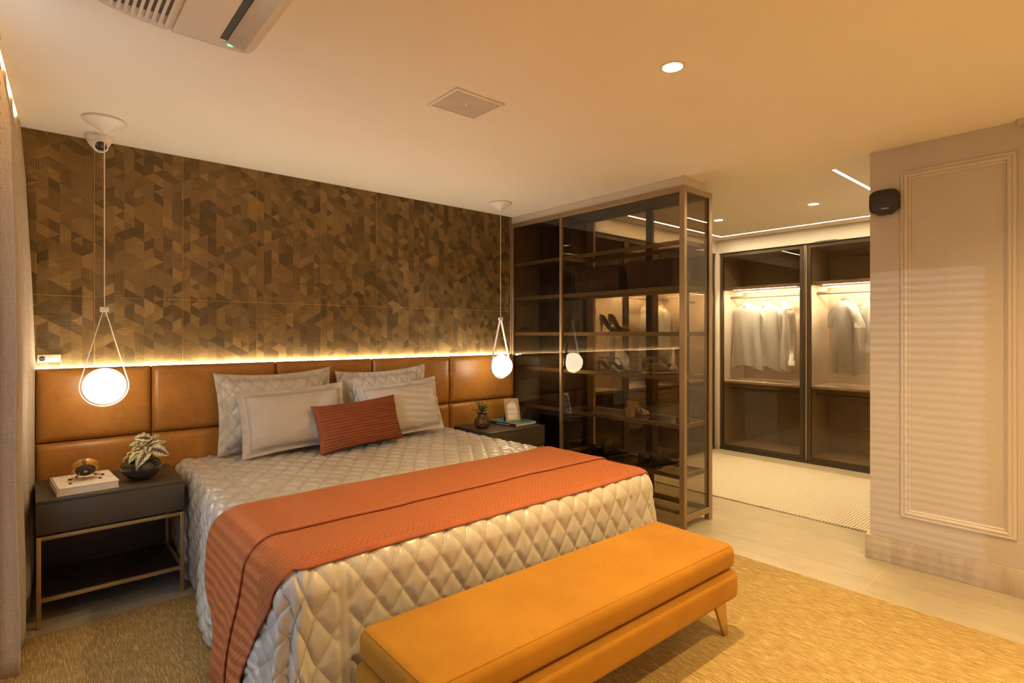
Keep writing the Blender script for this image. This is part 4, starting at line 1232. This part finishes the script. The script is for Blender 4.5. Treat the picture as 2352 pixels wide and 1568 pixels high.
# top and bottom rails
for z0, z1 in ((ZT-.040, ZT), (.052, .094)):
    bar((CX0, CX0+.020, CY0+.040, CYM-.012, z0, z1)); bar((CX0, CX0+.020, CYM+.014, CY1-.024, z0, z1))
    bar((CX0+.036, CX1-.044, CY0, CY0+.030, z0, z1)); bar((CX1-.024, CX1, CY0+.040, CYM-.07, z0, z1))
box('top_panel', (CX0+.022, CX1-.026, CY0+.032, CY1-.02, ZT-.020, ZT-.004), M['taupe'], su, bev=0)
box('bottom_panel', (CX0+.022, CX1-.026, CY0+.032, CYM-.014, .056, .070), M['glass_shelf'], su, bev=0)
box('bottom_panel', (CX0+.022, CX1-.006, CYM+.016, CY1-.02, .056, .072), M['dark_panel'], su, bev=0)
box('back_panel', (CX1-.012, CX1, CYM+.014, CY1-.002, .05, ZT), M['dark_panel'], su, bev=0)
box('partition', (CX0+.028, CX1-.032, CYM-.004, CYM+.006, .072, ZT-.022), M['glass_shelf'], su, bev=0)
SHELF_Z = [2.052, 1.728, 1.396, 1.078, .732, .372]
for z in SHELF_Z:
    sh = box('shelf', (CX0+.040, CX1-.046, CY0+.042, CYM-.014, z-.012, z-.002), M['glass_shelf'], su, bev=0)
    sh2 = boxes('shelf_frame', [(CX0+.022, CX0+.040, CY0+.042, CYM-.014, z-.030, z), (CX1-.046, CX1-.030, CY0+.042, CYM-.014, z-.030, z),
                         (CX0+.040, CX1-.046, CY0+.032, CY0+.048, z-.030, z), (CX0+.040, CX1-.046, CYM-.028, CYM-.014, z-.030, z)], M['bronze'], su)
    box('shelf', (CX0+.030, CX1-.014, CYM+.016, CY1-.026, z-.028, z), M['dark_panel'], su, bev=0)
    box('shelf_edge', (CX0+.022, CX0+.0295, CYM+.016, CY1-.026, z-.030, z+.001), M['bronze'], su, bev=0)
# glass: two panes on the bedroom face, end pane, two sliding panes on the closet face
box('glass_pane', (CX0+.006, CX0+.012, CY0+.040, CYM-.012, .094, ZT-.040), M['glass_cabinet'], su, bev=0)
box('glass_pane', (CX0+.006, CX0+.012, CYM+.014, CY1-.024, .094, ZT-.040), M['glass_cabinet'], su, bev=0)
box('glass_pane', (CX0+.036, CX1-.044, CY0+.010, CY0+.016, .094, ZT-.040), M['glass_cabinet'], su, bev=0)
box('glass_pane', (CX1-.014, CX1-.008, CY0+.040, 2.632, .094, ZT-.040), M['glass_shelf'], su, bev=0)
box('glass_pane', (CX1-.014, CX1-.008, 2.692, CYM-.070, .094, ZT-.040), M['glass_shelf'], su, bev=0)
struct(box('trim_4', (CX0+.010, CX1-.10, CY0+.012, YB, ZT+.0005, H), M['trim_paint'], bev=.001))
struct(box('trim_5', (CX0-.012, CX0+.0, CY1+.001, YB, 1.19, ZT), M['bronze_pale'], bev=.001))

# ---- things on the shelves
def basket(y0, y1, label, x0=3.50, x1=3.76, z=1.729, h=.205):
    t = thing('woven_basket', label, 'basket', ((x0+x1)/2, (y0+y1)/2, z))
    tp = .010; w = .008
    for nm, pl in (('front_wall', [(x0, y0), (x0, y1)]), ('back_wall', [(x1, y1), (x1, y0)]), ('side_wall', [(x1, y0), (x0, y0)]), ('side_wall', [(x0, y1), (x1, y1)])):
        bm = bmesh.new(); (ax, ay), (bx, by) = pl
        cxm, cym = (x0+x1)/2, (y0+y1)/2
        ins = lambda x, y: (x+(tp if x < cxm else -tp), y+(tp if y < cym else -tp))
        inn = lambda p: (p[0]+(w if p[0] < cxm else -w), p[1]+(w if p[1] < cym else -w))
        B0, B1 = ins(ax, ay), ins(bx, by); T0, T1 = (ax, ay), (bx, by)
        vs = [(*B0, z+.001), (*B1, z+.001), (*T1, z+h), (*T0, z+h), (*inn(B0), z+.001), (*inn(B1), z+.001), (*inn(T1), z+h), (*inn(T0), z+h)]
        V = [bm.verts.new(v) for v in vs]
        for f in ((0, 1, 2, 3), (5, 4, 7, 6), (3, 2, 6, 7), (1, 0, 4, 5), (0, 3, 7, 4), (2, 1, 5, 6)): bm.faces.new([V[i] for i in f])
        link(nm, to_mesh(bm), M['basket'], t, smooth=False)
    box('bottom', (x0+tp+w, x1-tp-w, y0+tp+w, y1-tp-w, z+.001, z+.006), M['basket'], t, bev=0)
    boxes('rim', [(x0-.002, x1+.002, y0-.002, y0+.010, z+h-.012, z+h+.002), (x0-.002, x1+.002, y1-.010, y1+.002, z+h-.012, z+h+.002), (x0-.002, x0+.010, y0+.010, y1-.010, z+h-.012, z+h+.002), (x1-.010, x1+.002, y0+.010, y1-.010, z+h-.012, z+h+.002)], M['basket'], t)
    box('handle', ((x0+x1)/2-.05, (x0+x1)/2+.05, y0-.006, y0+.001, z+h-.060, z+h-.040), M['black_leather'], t, bev=.002)
    return t
basket(2.245, 2.665, 'oxblood woven basket on the second shelf, nearer the end post')
basket(2.735, 3.215, 'oxblood woven basket on the second shelf, farther from the end post')

def loft(bm, secs):
    """secs: list of closed rings (lists of points)"""
    R = [[bm.verts.new(p) for p in s] for s in secs]; n = len(R[0])
    for A, B in zip(R, R[1:]):
        for i in range(n): j = (i+1) % n; bm.faces.new((A[i], A[j], B[j], B[i]))
    bm.faces.new(R[0][::-1]); bm.faces.new(R[-1])
def sec(x, w, zb, zt, n=14, p=2.6):
    pts = []
    for k in range(n):
        t = 2*pi*k/n; c, s = cos(t), sin(t); r = (abs(c)**p+abs(s)**p)**(-1/p)
        pts.append((x, w*r*c, (zb+zt)/2+(zt-zb)/2*r*s))
    return pts
# shoes point along +x, heel at x=0
def shoe_part(name, secs, mat, parent):
    bm = bmesh.new(); loft(bm, secs); return link(name, to_mesh(bm), mat, parent, angle=50)
def pump(label):
    t = thing('pump_shoe', label, 'shoe', (0, 0, 0))
    L = .235
    def zs(x):       # sole line
        u = x/L; return .085*(1-smoothstep(.05, .68, u))+.004
    secs = []
    for k in range(17):
        u = k/16; x = L*u; b = zs(x)
        w = .026+.014*smoothstep(.35, .72, u); w *= sqrt(max(.02, 1-((u-.55)/.46)**4)) if u > .55 else (sqrt(max(.05, 1-((.12-u)/.13)**2)) if u < .12 else 1)
        if u < .45: tp = b+.058-.040*smoothstep(.05, .45, u)+.0
        else: tp = b+.018+.030*smoothstep(.45, .66, u)*(1-smoothstep(.72, 1.0, u))
        secs.append(sec(x, w, b, tp))
    shoe_part('upper', secs, M['pump_nude'], t)
    bm = bmesh.new(); tube_bm(bm, [(.020, 0, .082), (.016, 0, .050), (.017, 0, 0)], [.016, .0085, .005], 10); link('heel', to_mesh(bm), M['pump_nude'], t)
    bm = bmesh.new(); loft(bm, [sec(.04+.1*k/5, .020, zs(.04+.1*k/5)+.052-.036*min(1, k/3), zs(.04+.1*k/5)+.0545-.036*min(1, k/3), 8) for k in range(6)]); link('shade_patch', to_mesh(bm), M['dark_slot'], t)  # dark patch standing for the shade inside the shoe
    return t
def slingback(label):
    t = thing('slingback_sandal', label, 'shoe', (0, 0, 0)); L = .235
    zs = lambda x: .075*(1-smoothstep(.08, .68, x/L))+.004
    secs = [sec(L*k/14, (.022+.014*smoothstep(.3, .7, k/14))*(sqrt(max(.05, 1-((k/14-.6)/.42)**4)) if k > 8 else 1), zs(L*k/14), zs(L*k/14)+.010) for k in range(15)]
    shoe_part('sole', secs, M['sandal_white'], t)
    bm = bmesh.new(); tube_bm(bm, [(.018, 0, .074), (.022, 0, .045), (.026, 0, 0)], [.019, .0085, .0055], 10); link('heel', to_mesh(bm), M['sandal_white'], t)
    for k in range(5):
        x = L*(.62+.075*k); w = .037*sqrt(max(.1, 1-((k/4*.9-.1)**4)))
        bm = bmesh.new(); strap_bm(bm, [(x, w*cos(pi*q/10), zs(x)+.006+.034*(1-.10*k)*sin(pi*q/10)) for q in range(11)], (1, 0, -.25), .013, .003); link('toe_strap', to_mesh(bm), M['sandal_white'], t)
    pts = [(L*.60, -.036, zs(L*.6)+.012)]+[(.078-.078*sin(pi*q/8)*1.0, -.034*cos(pi*q/8), .118-.012*abs(cos(pi*q/8))) for q in range(9)]+[(L*.60, .036, zs(L*.6)+.012)]
    bm = bmesh.new(); strap_bm(bm, pts, (0.15, 0, 1), .012, .003); link('heel_strap', to_mesh(bm), M['sandal_white'], t)
    return t
def wedge(label):
    t = thing('wedge_sandal', label, 'shoe', (0, 0, 0)); L = .25
    zt = lambda x: .030+.060*(1-smoothstep(.10, .80, x/L))
    wd_ = lambda u: (.034+.010*smoothstep(.3, .7, u))*(sqrt(max(.08, 1-((u-.6)/.41)**4)) if u > .6 else (sqrt(max(.25, 1-((.1-u)/.13)**2)) if u < .1 else 1))
    shoe_part('sole', [sec(L*k/14, wd_(k/14)+.002, 0, .018) for k in range(15)], M['sole_cream'], t)
    shoe_part('wedge', [sec(L*k/14*.985, wd_(k/14), .016, zt(L*k/14)) for k in range(15)], M['wedge_tan'], t)
    for x, hgt, wid in ((L*.80, .046, .050), (L*.30, .052, .020)):
        z0 = zt(x)-.004; bm = bmesh.new(); strap_bm(bm, [(x, .043*cos(pi*q/12), z0+hgt*sin(pi*q/12)) for q in range(13)], (1, 0, -.22), wid, .004); link('strap', to_mesh(bm), M['sandal_beige'] if wid > .03 else M['wedge_tan'], t)
    pts = [(.10, -.040, .088)]+[(.07-.065*sin(pi*q/8), -.036*cos(pi*q/8), .118) for q in range(9)]+[(.10, .040, .088)]
    bm = bmesh.new(); strap_bm(bm, pts, (.1, 0, 1), .016, .004); link('heel_strap', to_mesh(bm), M['wedge_tan'], t)
    return t
def block_sandal(label):
    t = thing('block_heel_sandal', label, 'shoe', (0, 0, 0)); L = .23
    zs = lambda x: .058*(1-smoothstep(.12, .68, x/L))+.004
    shoe_part('sole', [sec(L*k/14, (.030+.009*smoothstep(.3, .7, k/14))*(sqrt(max(.05, 1-((k/14-.6)/.42)**4)) if k > 8 else 1), zs(L*k/14), zs(L*k/14)+.011) for k in range(15)], M['sandal_beige'], t)
    bm = bmesh.new(); loft(bm, [sec(0+.001*0, .0, 0, 0)] if False else [[(x, y, z) for x, y in ((.004, -.027), (.052, -.027), (.052, .027), (.004, .027))] for z in (0, .062)]); link('heel', to_mesh(bm), M['sandal_beige'], t, angle=30)
    # closed counter round the heel
    bm = bmesh.new(); strap_bm(bm, [(.075, -.032, .092)]+[(.050-.050*sin(pi*q/10), -.032*cos(pi*q/10), .098) for q in range(11)]+[(.075, .032, .092)], (0, 0, 1), .056, .004); link('counter', to_mesh(bm), M['sandal_beige'], t)
    for x, hgt, wid in ((L*.66, .050, .036), (L*.86, .032, .030), (.085, .075, .014)):
        bm = bmesh.new(); strap_bm(bm, [(x, .038*cos(pi*q/12), zs(x)+.004+hgt*sin(pi*q/12)) for q in range(13)], (1, 0, -.3), wid, .004); link('strap', to_mesh(bm), M['sandal_beige'], t)
    return t
def oxford(label):
    t = thing('oxford_shoe', label, 'shoe', (0, 0, 0)); L = .295
    wd_ = lambda u: (.034+.014*smoothstep(.35, .68, u))*(sqrt(max(.03, 1-((u-.62)/.385)**3)) if u > .62 else (sqrt(max(.2, 1-((.12-u)/.14)**2)) if u < .12 else 1))
    lift = lambda u: .012*smoothstep(.75, 1., u)
    def top(u):
        if u < .38: return .098-.016*smoothstep(.0, .2, u)+.014*smoothstep(.25, .38, u)
        return .096-.050*smoothstep(.38, .74, u)-.016*smoothstep(.78, 1., u)
    shoe_part('sole', [sec(L*k/16, wd_(k/16)+.005, .006*(1 if k > 4 else 0)+lift(k/16), .016+lift(k/16)) for k in range(17)], M['black_plastic'], t)
    shoe_part('upper', [sec(L*(.01+.97*k/20), wd_(k/20)*(1-.12*(1-min(1, k/8))), .013+lift(k/20), top(k/20)+lift(k/20)*.5, 16, 2.4) for k in range(21)], M['black_leather'], t)
    bm = bmesh.new(); loft(bm, [[(x, y, z) for x, y in ((.002, -.036), (.074, -.038), (.074, .038), (.002, .036))] for z in (0, .017)]); link('heel', to_mesh(bm), M['black_plastic'], t, angle=30)
    bm = bmesh.new(); loft(bm, [sec(L*(.05+.32*k/6), .023*sqrt(max(.1, 1-((k-3)/3.4)**2)), .086, top(.05+.32*k/6)+.0035, 10) for k in range(7)]); link('opening_shade', to_mesh(bm), M['dark_slot'], t)  # dark patch in place of the shaded opening of the closed upper
    for q in range(4):
        x = L*(.41+.055*q); bm = bmesh.new(); tube_bm(bm, [(x, .020*cos(pi*k/6), top(x/L)-.004+.0085*sin(pi*k/6)) for k in range(7)], .0018, 5); link('lace', to_mesh(bm), M['black_plastic'], t)
    bm = bmesh.new()
    for s in (-1, 1): tube_bm(bm, [(L*.40+.022*(1-cos(2*pi*k/10)), s*(.004+.018*sin(pi*k/10)), top(.41)+.010+.010*sin(2*pi*k/10)) for k in range(11)], .0016, 5)
    link('lace_bow', to_mesh(bm), M['black_plastic'], t)
    return t
def put(o, x, y, z, ang):
    o.location = (x, y, z); o.rotation_euler = (0, 0, radians(ang)); return o
def pair(builder, la, lb, p1, p2, z, ang, group):
    a = builder(la); b = copy_tree(a); b['label'] = lb; a['group'] = group; b['group'] = group
    put(a, p1[0], p1[1], z, ang); put(b, p2[0], p2[1], z, ang+2)
pair(pump, 'dusty pink high heeled pump on the third shelf, the nearer of its pair', 'dusty pink high heeled pump on the third shelf, mostly hidden behind its mate', (3.500, 2.835), (3.500, 2.925), 1.3965, -6, 'pink pumps')
pair(slingback, 'off white slingback heel with strappy toe on the fourth shelf, nearer of two', 'off white slingback heel on the fourth shelf, the left one seen from the room', (3.500, 2.835), (3.495, 2.950), 1.0785, -4, 'white slingbacks')
pair(wedge, 'tan wedge sandal with cream sole on the fourth shelf, fully in view', 'tan wedge sandal with cream sole, tucked behind the other wedge', (3.495, 2.405), (3.500, 2.495), 1.0785, -7, 'tan wedges')
put(block_sandal('beige block heel sandal standing alone on the fifth shelf'), 3.505, 2.650, .7325, -4)
pair(oxford, 'black dress shoe on the lowest shelf, second from the left of four', 'black lace-up dress shoe on the lowest shelf, leftmost of the four dress shoes', (3.488, 2.890), (3.488, 3.000), .3725, -8, 'black dress shoes farther along')
pair(oxford, 'black lace-up dress shoe on the lowest shelf, rightmost of all, closest to the end post', 'black lace-up dress shoe on the lowest shelf, behind the rightmost one', (3.488, 2.420), (3.488, 2.530), .3725, -8, 'black dress shoes near the end post')

# =================================================================== WARDROBES
def door(parent, axis, plane, a0, a1, z0=.035, z1=2.335, fw=.036):
    """framed glass door lying in plane x=plane (axis 'x') or y=plane (axis 'y'); a0..a1 its extent"""
    def B(p0, p1, q0, q1, r0, r1): return (p0, p1, q0, q1, r0, r1) if axis == 'x' else (q0, q1, p0, p1, r0, r1)
    f = boxes('door_frame', [B(plane, plane+.024, a0, a0+fw, z0, z1), B(plane, plane+.024, a1-fw, a1, z0, z1), B(plane, plane+.024, a0+fw, a1-fw, z0, z0+.030), B(plane, plane+.024, a0+fw, a1-fw, z1-.036, z1)], M['dark_bronze'], parent)
    g = box('door_glass', B(plane+.008, plane+.014, a0+fw, a1-fw, z0+.030, z1-.036), M['glass_wardrobe'], f, bev=0)
    return f
# A: along the far wall
WA = thing('wardrobe', 'built-in wardrobe with framed glass doors along the far closet wall', 'wardrobe', (6.5, 2.25, 0))
WX0, WX1 = 6.24, 6.86
box('side_panel', (WX0+.03, WX1, 3.352, 3.384, 0, 2.345), M['wardrobe_body'], WA, bev=.001)
box('divider', (WX0+.04, WX1, 2.362, 2.392, .02, 2.345), M['wardrobe_body'], WA, bev=.001)
box('side_panel', (WX0+.03, WX1, 1.118, 1.145, 0, 2.345), M['wardrobe_body'], WA, bev=.001)
box('back_panel', (WX1, WX1+.02, 1.118, 3.384, 0, 2.345), M['wardrobe_body'], WA, bev=0)
box('top_panel', (WX0+.03, WX1, 1.146, 3.351, 2.325, 2.345), M['wardrobe_body'], WA, bev=0)
box('plinth', (WX0+.005, WX1, 1.118, 3.384, 0, .030), M['dark_bronze'], WA, bev=0)
box('bottom_panel', (WX0+.03, WX1, 1.146, 3.351, .030, .048), M['wardrobe_body'], WA, bev=0)
for y0, y1 in ((2.393, 3.351), (1.146, 2.361)):
    box('shelf', (WX0+.055, WX1, y0, y1, 1.912, 1.940), M['wardrobe_body'], WA, bev=.001)
    box('added_lip', (WX0+.052, WX0+.058, y0, y1, 1.903, 1.940), M['wardrobe_body'], WA, bev=0)  # lip added to hide the front fill strip
    box('shelf', (WX0+.055, WX1, y0, y1, .795, .823), M['wardrobe_body'], WA, bev=.001)
    box('led_strip', (6.74, 6.775, y0+.02, y1-.02, 1.905, 1.9115), M['led_rear'], WA, bev=0)
    box('led_strip', (6.306, 6.328, y0+.12, y1-.12, 1.905, 1.9115), M['led_front_fill'], WA, bev=0)  # added front strip, out of sight, lights the shirts from before
    for z in (1.826, .715):
        tube('hanging_rod', [(6.50, y0, z), (6.50, y1, z)], .0145, M['rod'], WA, 12)
door(WA, 'x', WX0, 2.404, 3.350); door(WA, 'x', WX0-.006, 1.43, 2.362)
box('door_post', (WX0-.004, WX0+.028, 2.366, 2.400, .03, 2.345), M['dark_bronze'], WA, bev=.002)
box('edge_profile', (WX0-.009, WX0-.003, 2.3665, 2.3755, .035, 2.34), M['bronze_pale'], WA, bev=0)
box('floor_track', (WX0-.012, WX0+.034, 1.12, 3.352, 0, .034), M['dark_bronze'], WA, bev=.001)
box('door_closer', (WX0-.030, WX0-.004, 2.06, 2.28, 2.340, 2.356), M['rod'], WA, bev=.002)
box('corner_filler', (WX0-.045, WX0+.02, 3.354, 3.40, 0, 2.345), M['wardrobe_body'], WA, bev=.001)
struct(box('trim_6', (WX0-.030, XFAR, 1.115, YB, 2.346, H), M['wall_paint'], bev=0))
# B: behind the shelf unit, along the back wall
WB = thing('wardrobe', 'built-in wardrobe with glass doors and drawers seen through the shelf unit', 'wardrobe', (5.0, 3.68, 0))
BYF = 3.40; BYB = 3.955
div = [3.862, 4.475, 5.60, 6.19]
for x in div: box('divider', (x-.012, x+.012, BYF+.03, BYB, 0, 2.345), M['wardrobe_body'], WB, bev=.001)
box('back_panel', (3.85, 6.2, BYB, BYB+.015, 0, 2.345), M['wardrobe_body'], WB, bev=0)
box('plinth', (3.862, 6.19, BYF+.005, BYB, 0, .030), M['dark_bronze'], WB, bev=0)
box('bottom_panel', (3.876, 6.178, BYF+.03, BYB, .030, .048), M['wardrobe_body'], WB, bev=0)
for a, b in zip(div, div[1:]):
    x0, x1 = a+.013, b-.013
    box('shelf', (x0, x1, BYF+.055, BYB, 1.862, 1.890), M['wardrobe_body'], WB, bev=.001)
    box('added_lip', (x0, x1, BYF+.052, BYF+.058, 1.852, 1.890), M['wardrobe_body'], WB, bev=0)  # added edge that keeps the fill strip below out of view
    box('shelf', (x0, x1, BYF+.055, BYB, .795, .823), M['wardrobe_body'], WB, bev=.001)
    box('led_strip', (x0+.02, x1-.02, 3.86, 3.89, 1.855, 1.8615), M['led_rear'], WB, bev=0)
    box('led_strip', (x0+.09, x1-.09, 3.462, 3.482, 1.855, 1.8615), M['led_front_fill'], WB, bev=0)  # extra front strip, added as fill for the hanging clothes
    tube('hanging_rod', [(x0, 3.66, 1.776), (x1, 3.66, 1.776)], .0145, M['rod'], WB, 12)
for x0, x1 in ((4.49, 5.585), (5.615, 6.175)):
    for z0, z1 in ((.60, .785), (.405, .592)):
        dr = box('drawer', (x0, x1, BYF+.075, BYB-.02, z0, z1), M['wardrobe_body'], WB, bev=.0015)
        box('drawer_pull', (x0+.2, x1-.2, BYF+.068, BYF+.076, z1-.014, z1-.004), M['dark_bronze'], dr, bev=0)
for a, b in ((3.868, 4.474), (4.478, 4.982), (4.986, 5.592), (5.596, 6.185)): door(WB, 'y', BYF, a, b)
box('floor_track', (3.862, 6.19, BYF-.010, BYF+.034, 0, .034), M['dark_bronze'], WB, bev=.001)
struct(box('trim_7', (CX1+.002, WX0-.031, BYF-.020, YB, 2.346, H), M['wall_paint'], bev=0))
struct(box('wall_return', (CX1+.001, CX1+.016, BYF-.01, YB, 0, 2.345), M['taupe'], bev=0))

# ---- hangers and shirts (local: x across the shoulders, y front(-)/back(+), z=0 at the rod axis)
def hanger(label):
    t = thing('clothes_hanger', label, 'hanger', (0, 0, 0))
    pts = [(.205*s, -.004, -.058-.125*abs(s)**1.25) for s in [k/10 for k in range(-10, 11)]]
    bm = bmesh.new(); strap_bm(bm, pts, (0, 1, 0), .013, .038); link('shoulder_bar', to_mesh(bm), M['wood'], t, angle=60)
    hk = [(0, -.004, -.075), (0, -.004, -.030)]+[(0, -.004+.0195-.0195*cos(radians(-10+k*24)), .0035+.0195*sin(radians(-10+k*24))-.003) for k in range(9)]
    hk = [(0, 0, -.080), (0, 0, -.040), (.006, 0, -.028)]+[(.0185*cos(radians(a)), 0, .0185*sin(radians(a))) for a in (-50, -20, 10, 40, 70, 100, 130, 160, 190)]
    hk = [(y_, x_, z_) for x_, y_, z_ in hk]
    bm = bmesh.new(); tube_bm(bm, hk, .0018, 6); link('hook', to_mesh(bm), M['chrome'], t)
    return t
def shirt(label, short=False, back=True, mat=None, seed=0, wscale=1.0, length=.82, collar_mat=None):
    t = thing('shirt', label, 'shirt', (0, 0, 0))
    mat = mat or M['shirt_white']
    nz, na = 44, 56
    def f(a, s):
        # s 0 at the neck, 1 at the hem
        ang = 2*pi*a; z0 = -.092
        sh = min(1, s/.12)
        hw = wscale*(.060+.150*sh**.8) if s < .12 else wscale*(.210-.014*smoothstep(.12, .35, s)+.022*smoothstep(.5, 1, s))
        dp = .045+.020*sh+.012*s
        z = z0-.066*sh**1.15 if s < .12 else z0-.066-(length-.13)*(s-.12)/.88
        hemc = .030*smoothstep(.93, 1, s)*cos(2*ang)
        fold = (.010*sin(ang*5+seed)+.008*sin(ang*9+2*seed+z*4))*smoothstep(.15, .8, s)
        x = hw*cos(ang)*(1+.0*fold); y = dp*sin(ang)*(abs(sin(ang))**-.25 if abs(sin(ang)) > .05 else 1)
        y = y+fold*(1 if abs(cos(ang)) < .95 else .3)
        return Vector((x+.006*fbm(z*6, seed), y, z-hemc))
    me = grid_mesh(na, nz, f); link('body', me, mat, t, angle=180)
    for sd in (-1, 1):
        Ls = .23 if short else .60
        def g(a, s, sd=sd):
            ang = 2*pi*a
            cx_ = sd*wscale*(.192+(.105 if short else .082)*s**.7 + (0 if short else .012*sin(s*5+seed))); cz = -.150-Ls*s
            r = .052+.010*s if short else .052-.016*s
            r *= min(1, .25+s*8)
            w_ = .010*sin(ang*3+s*9+seed)
            return Vector((cx_+(r*.78+w_*.6)*cos(ang), -.004+(r*.9)*sin(ang)+.012*sin(s*3.5+seed), cz+.020*cos(ang)*sd*(-1)*(1-s)))
        me = grid_mesh(20, 26, g); sl = link('sleeve', me, mat, t, angle=180)
        if not short:
            bm = bmesh.new(); e = Vector((sd*wscale*(.192+.082+.012*sin(5+seed)), -.004+.012*sin(3.5+seed), -.150-Ls))
            lathe_bm(bm, [(.037, .012), (.040, .008), (.040, -.038), (.036, -.040)], seg=20); bm.transform(Matrix.Translation(e) @ Matrix.Diagonal((.85, .95, 1, 1))); link('cuff', to_mesh(bm), mat, sl)
    bm = bmesh.new()
    n = 28; R0, R1, R2 = [], [], []
    for k in range(n):
        a = 2*pi*k/n; op = .0
        fr = max(0, -sin(a))
        R0.append(bm.verts.new((.060*cos(a), .046*sin(a), -.096-.030*fr))); R1.append(bm.verts.new((.057*cos(a), .044*sin(a), -.066-.040*fr))); R2.append(bm.verts.new((.074*cos(a), .060*sin(a), -.102-.060*fr)))
    for A, B in ((R0, R1), (R1, R2)):
        for i in range(n):
            j = (i+1) % n
            if not back and i in (20, 21): continue
            bm.faces.new((A[i], A[j], B[j], B[i]))
    link('collar', to_mesh(bm, recalc=False), collar_mat or mat, t, angle=60)
    sgn = 1 if back else -1
    if back: box('neck_label', (-.024, .024, .066, .0685, -.135, -.108), M['label_grey'], t, bev=0)
    bm = bmesh.new(); strap_bm(bm, [(0, -(.055+.012*k/8+.012), -.105-(length-.16)*k/8) for k in range(9)], (1, 0, 0), .030, .002); link('placket', to_mesh(bm), mat, t)
    for k in range(6):
        bm = bmesh.new(); lathe_bm(bm, [(0, .002), (.005, .002), (.005, 0)], seg=10); bm.transform(Matrix.Translation((0, -.070-.001*k, -.14-.105*k)) @ Matrix.Rotation(radians(90), 4, 'X')); link('button', to_mesh(bm), M['paper'], t)
    if short: box('pocket', (-.135, -.045, -.078, -.0745, -.30, -.195), mat, t, bev=.001)
    return t
def hang(o, h, x, y, z, ang):
    for q in (o, h):
        q.location = (x, y, z); q.rotation_euler = (0, 0, radians(ang))
h0 = None
def hang_shirt(lbl, hl, x, y, z, ang, group, **kw):
    global h0
    s_ = shirt(lbl, **kw); s_['group'] = group
    if h0 is None: h0 = hanger(hl); hh = h0
    else: hh = copy_tree(h0); hh['label'] = hl
    hh['group'] = 'wooden hangers'
    hang(s_, hh, x, y, z, ang)
RZ = 1.826
G1 = 'white shirts in the far wardrobe'
hang_shirt('white long-sleeved shirt hung leftmost behind the left far glass door', 'wooden hanger of the leftmost white shirt in the far wardrobe', 6.50, 3.135, RZ, 78, G1, seed=1)
hang_shirt('white long-sleeved shirt hung in the middle behind the left far glass door', 'wooden hanger of the middle white shirt behind the left far door', 6.50, 2.900, RZ, 66, G1, seed=2)
hang_shirt('white long-sleeved shirt hung nearest the door post behind the left far glass door', 'wooden hanger of the white shirt nearest the bronze door post', 6.50, 2.690, RZ, 34, G1, seed=3)
hang_shirt('short-sleeved white shirt with grey collar behind the right far glass door', 'wooden hanger of the short-sleeved shirt with grey collar', 6.50, 2.085, RZ, -138, G1, seed=4, short=True, back=False, collar_mat=M['shirt_grey'], mat=M['shirt_pale'])
hang_shirt('cream white shirt half hidden by the right wall corner', 'wooden hanger next to the right wall corner', 6.50, 1.820, RZ, -140, G1, seed=5, short=True, back=False)
G2 = 'shirts behind the shelf unit'
RZ2 = 1.776
hang_shirt('white shirt seen through the shelf unit, left of the dark door frame', 'wooden hanger of the leftmost shirt seen through the shelf unit', 4.68, 3.66, RZ2, 20, G2, seed=6)
hang_shirt('white shirt seen through the shelf unit, beside the end post', 'wooden hanger of the shirt seen beside the end post', 5.18, 3.66, RZ2, 28, G2, seed=7)
hang_shirt('pale shirt seen through the shelf unit, rightmost, partly behind the end post', 'wooden hanger of the rightmost shirt seen through the shelf unit', 5.42, 3.66, RZ2, 62, G2, seed=8)
for k, (x, a) in enumerate(((4.10, 25), (4.22, 25))):
    hh = copy_tree(h0); hh['group'] = 'wooden hangers'
    hh['label'] = ['empty wooden hanger in the leftmost niche behind the shelf unit, the left one', 'empty wooden hanger in the leftmost niche behind the shelf unit, the right one'][k]
    hh.location = (x, 3.66, RZ2); hh.rotation_euler = (0, 0, radians(a))
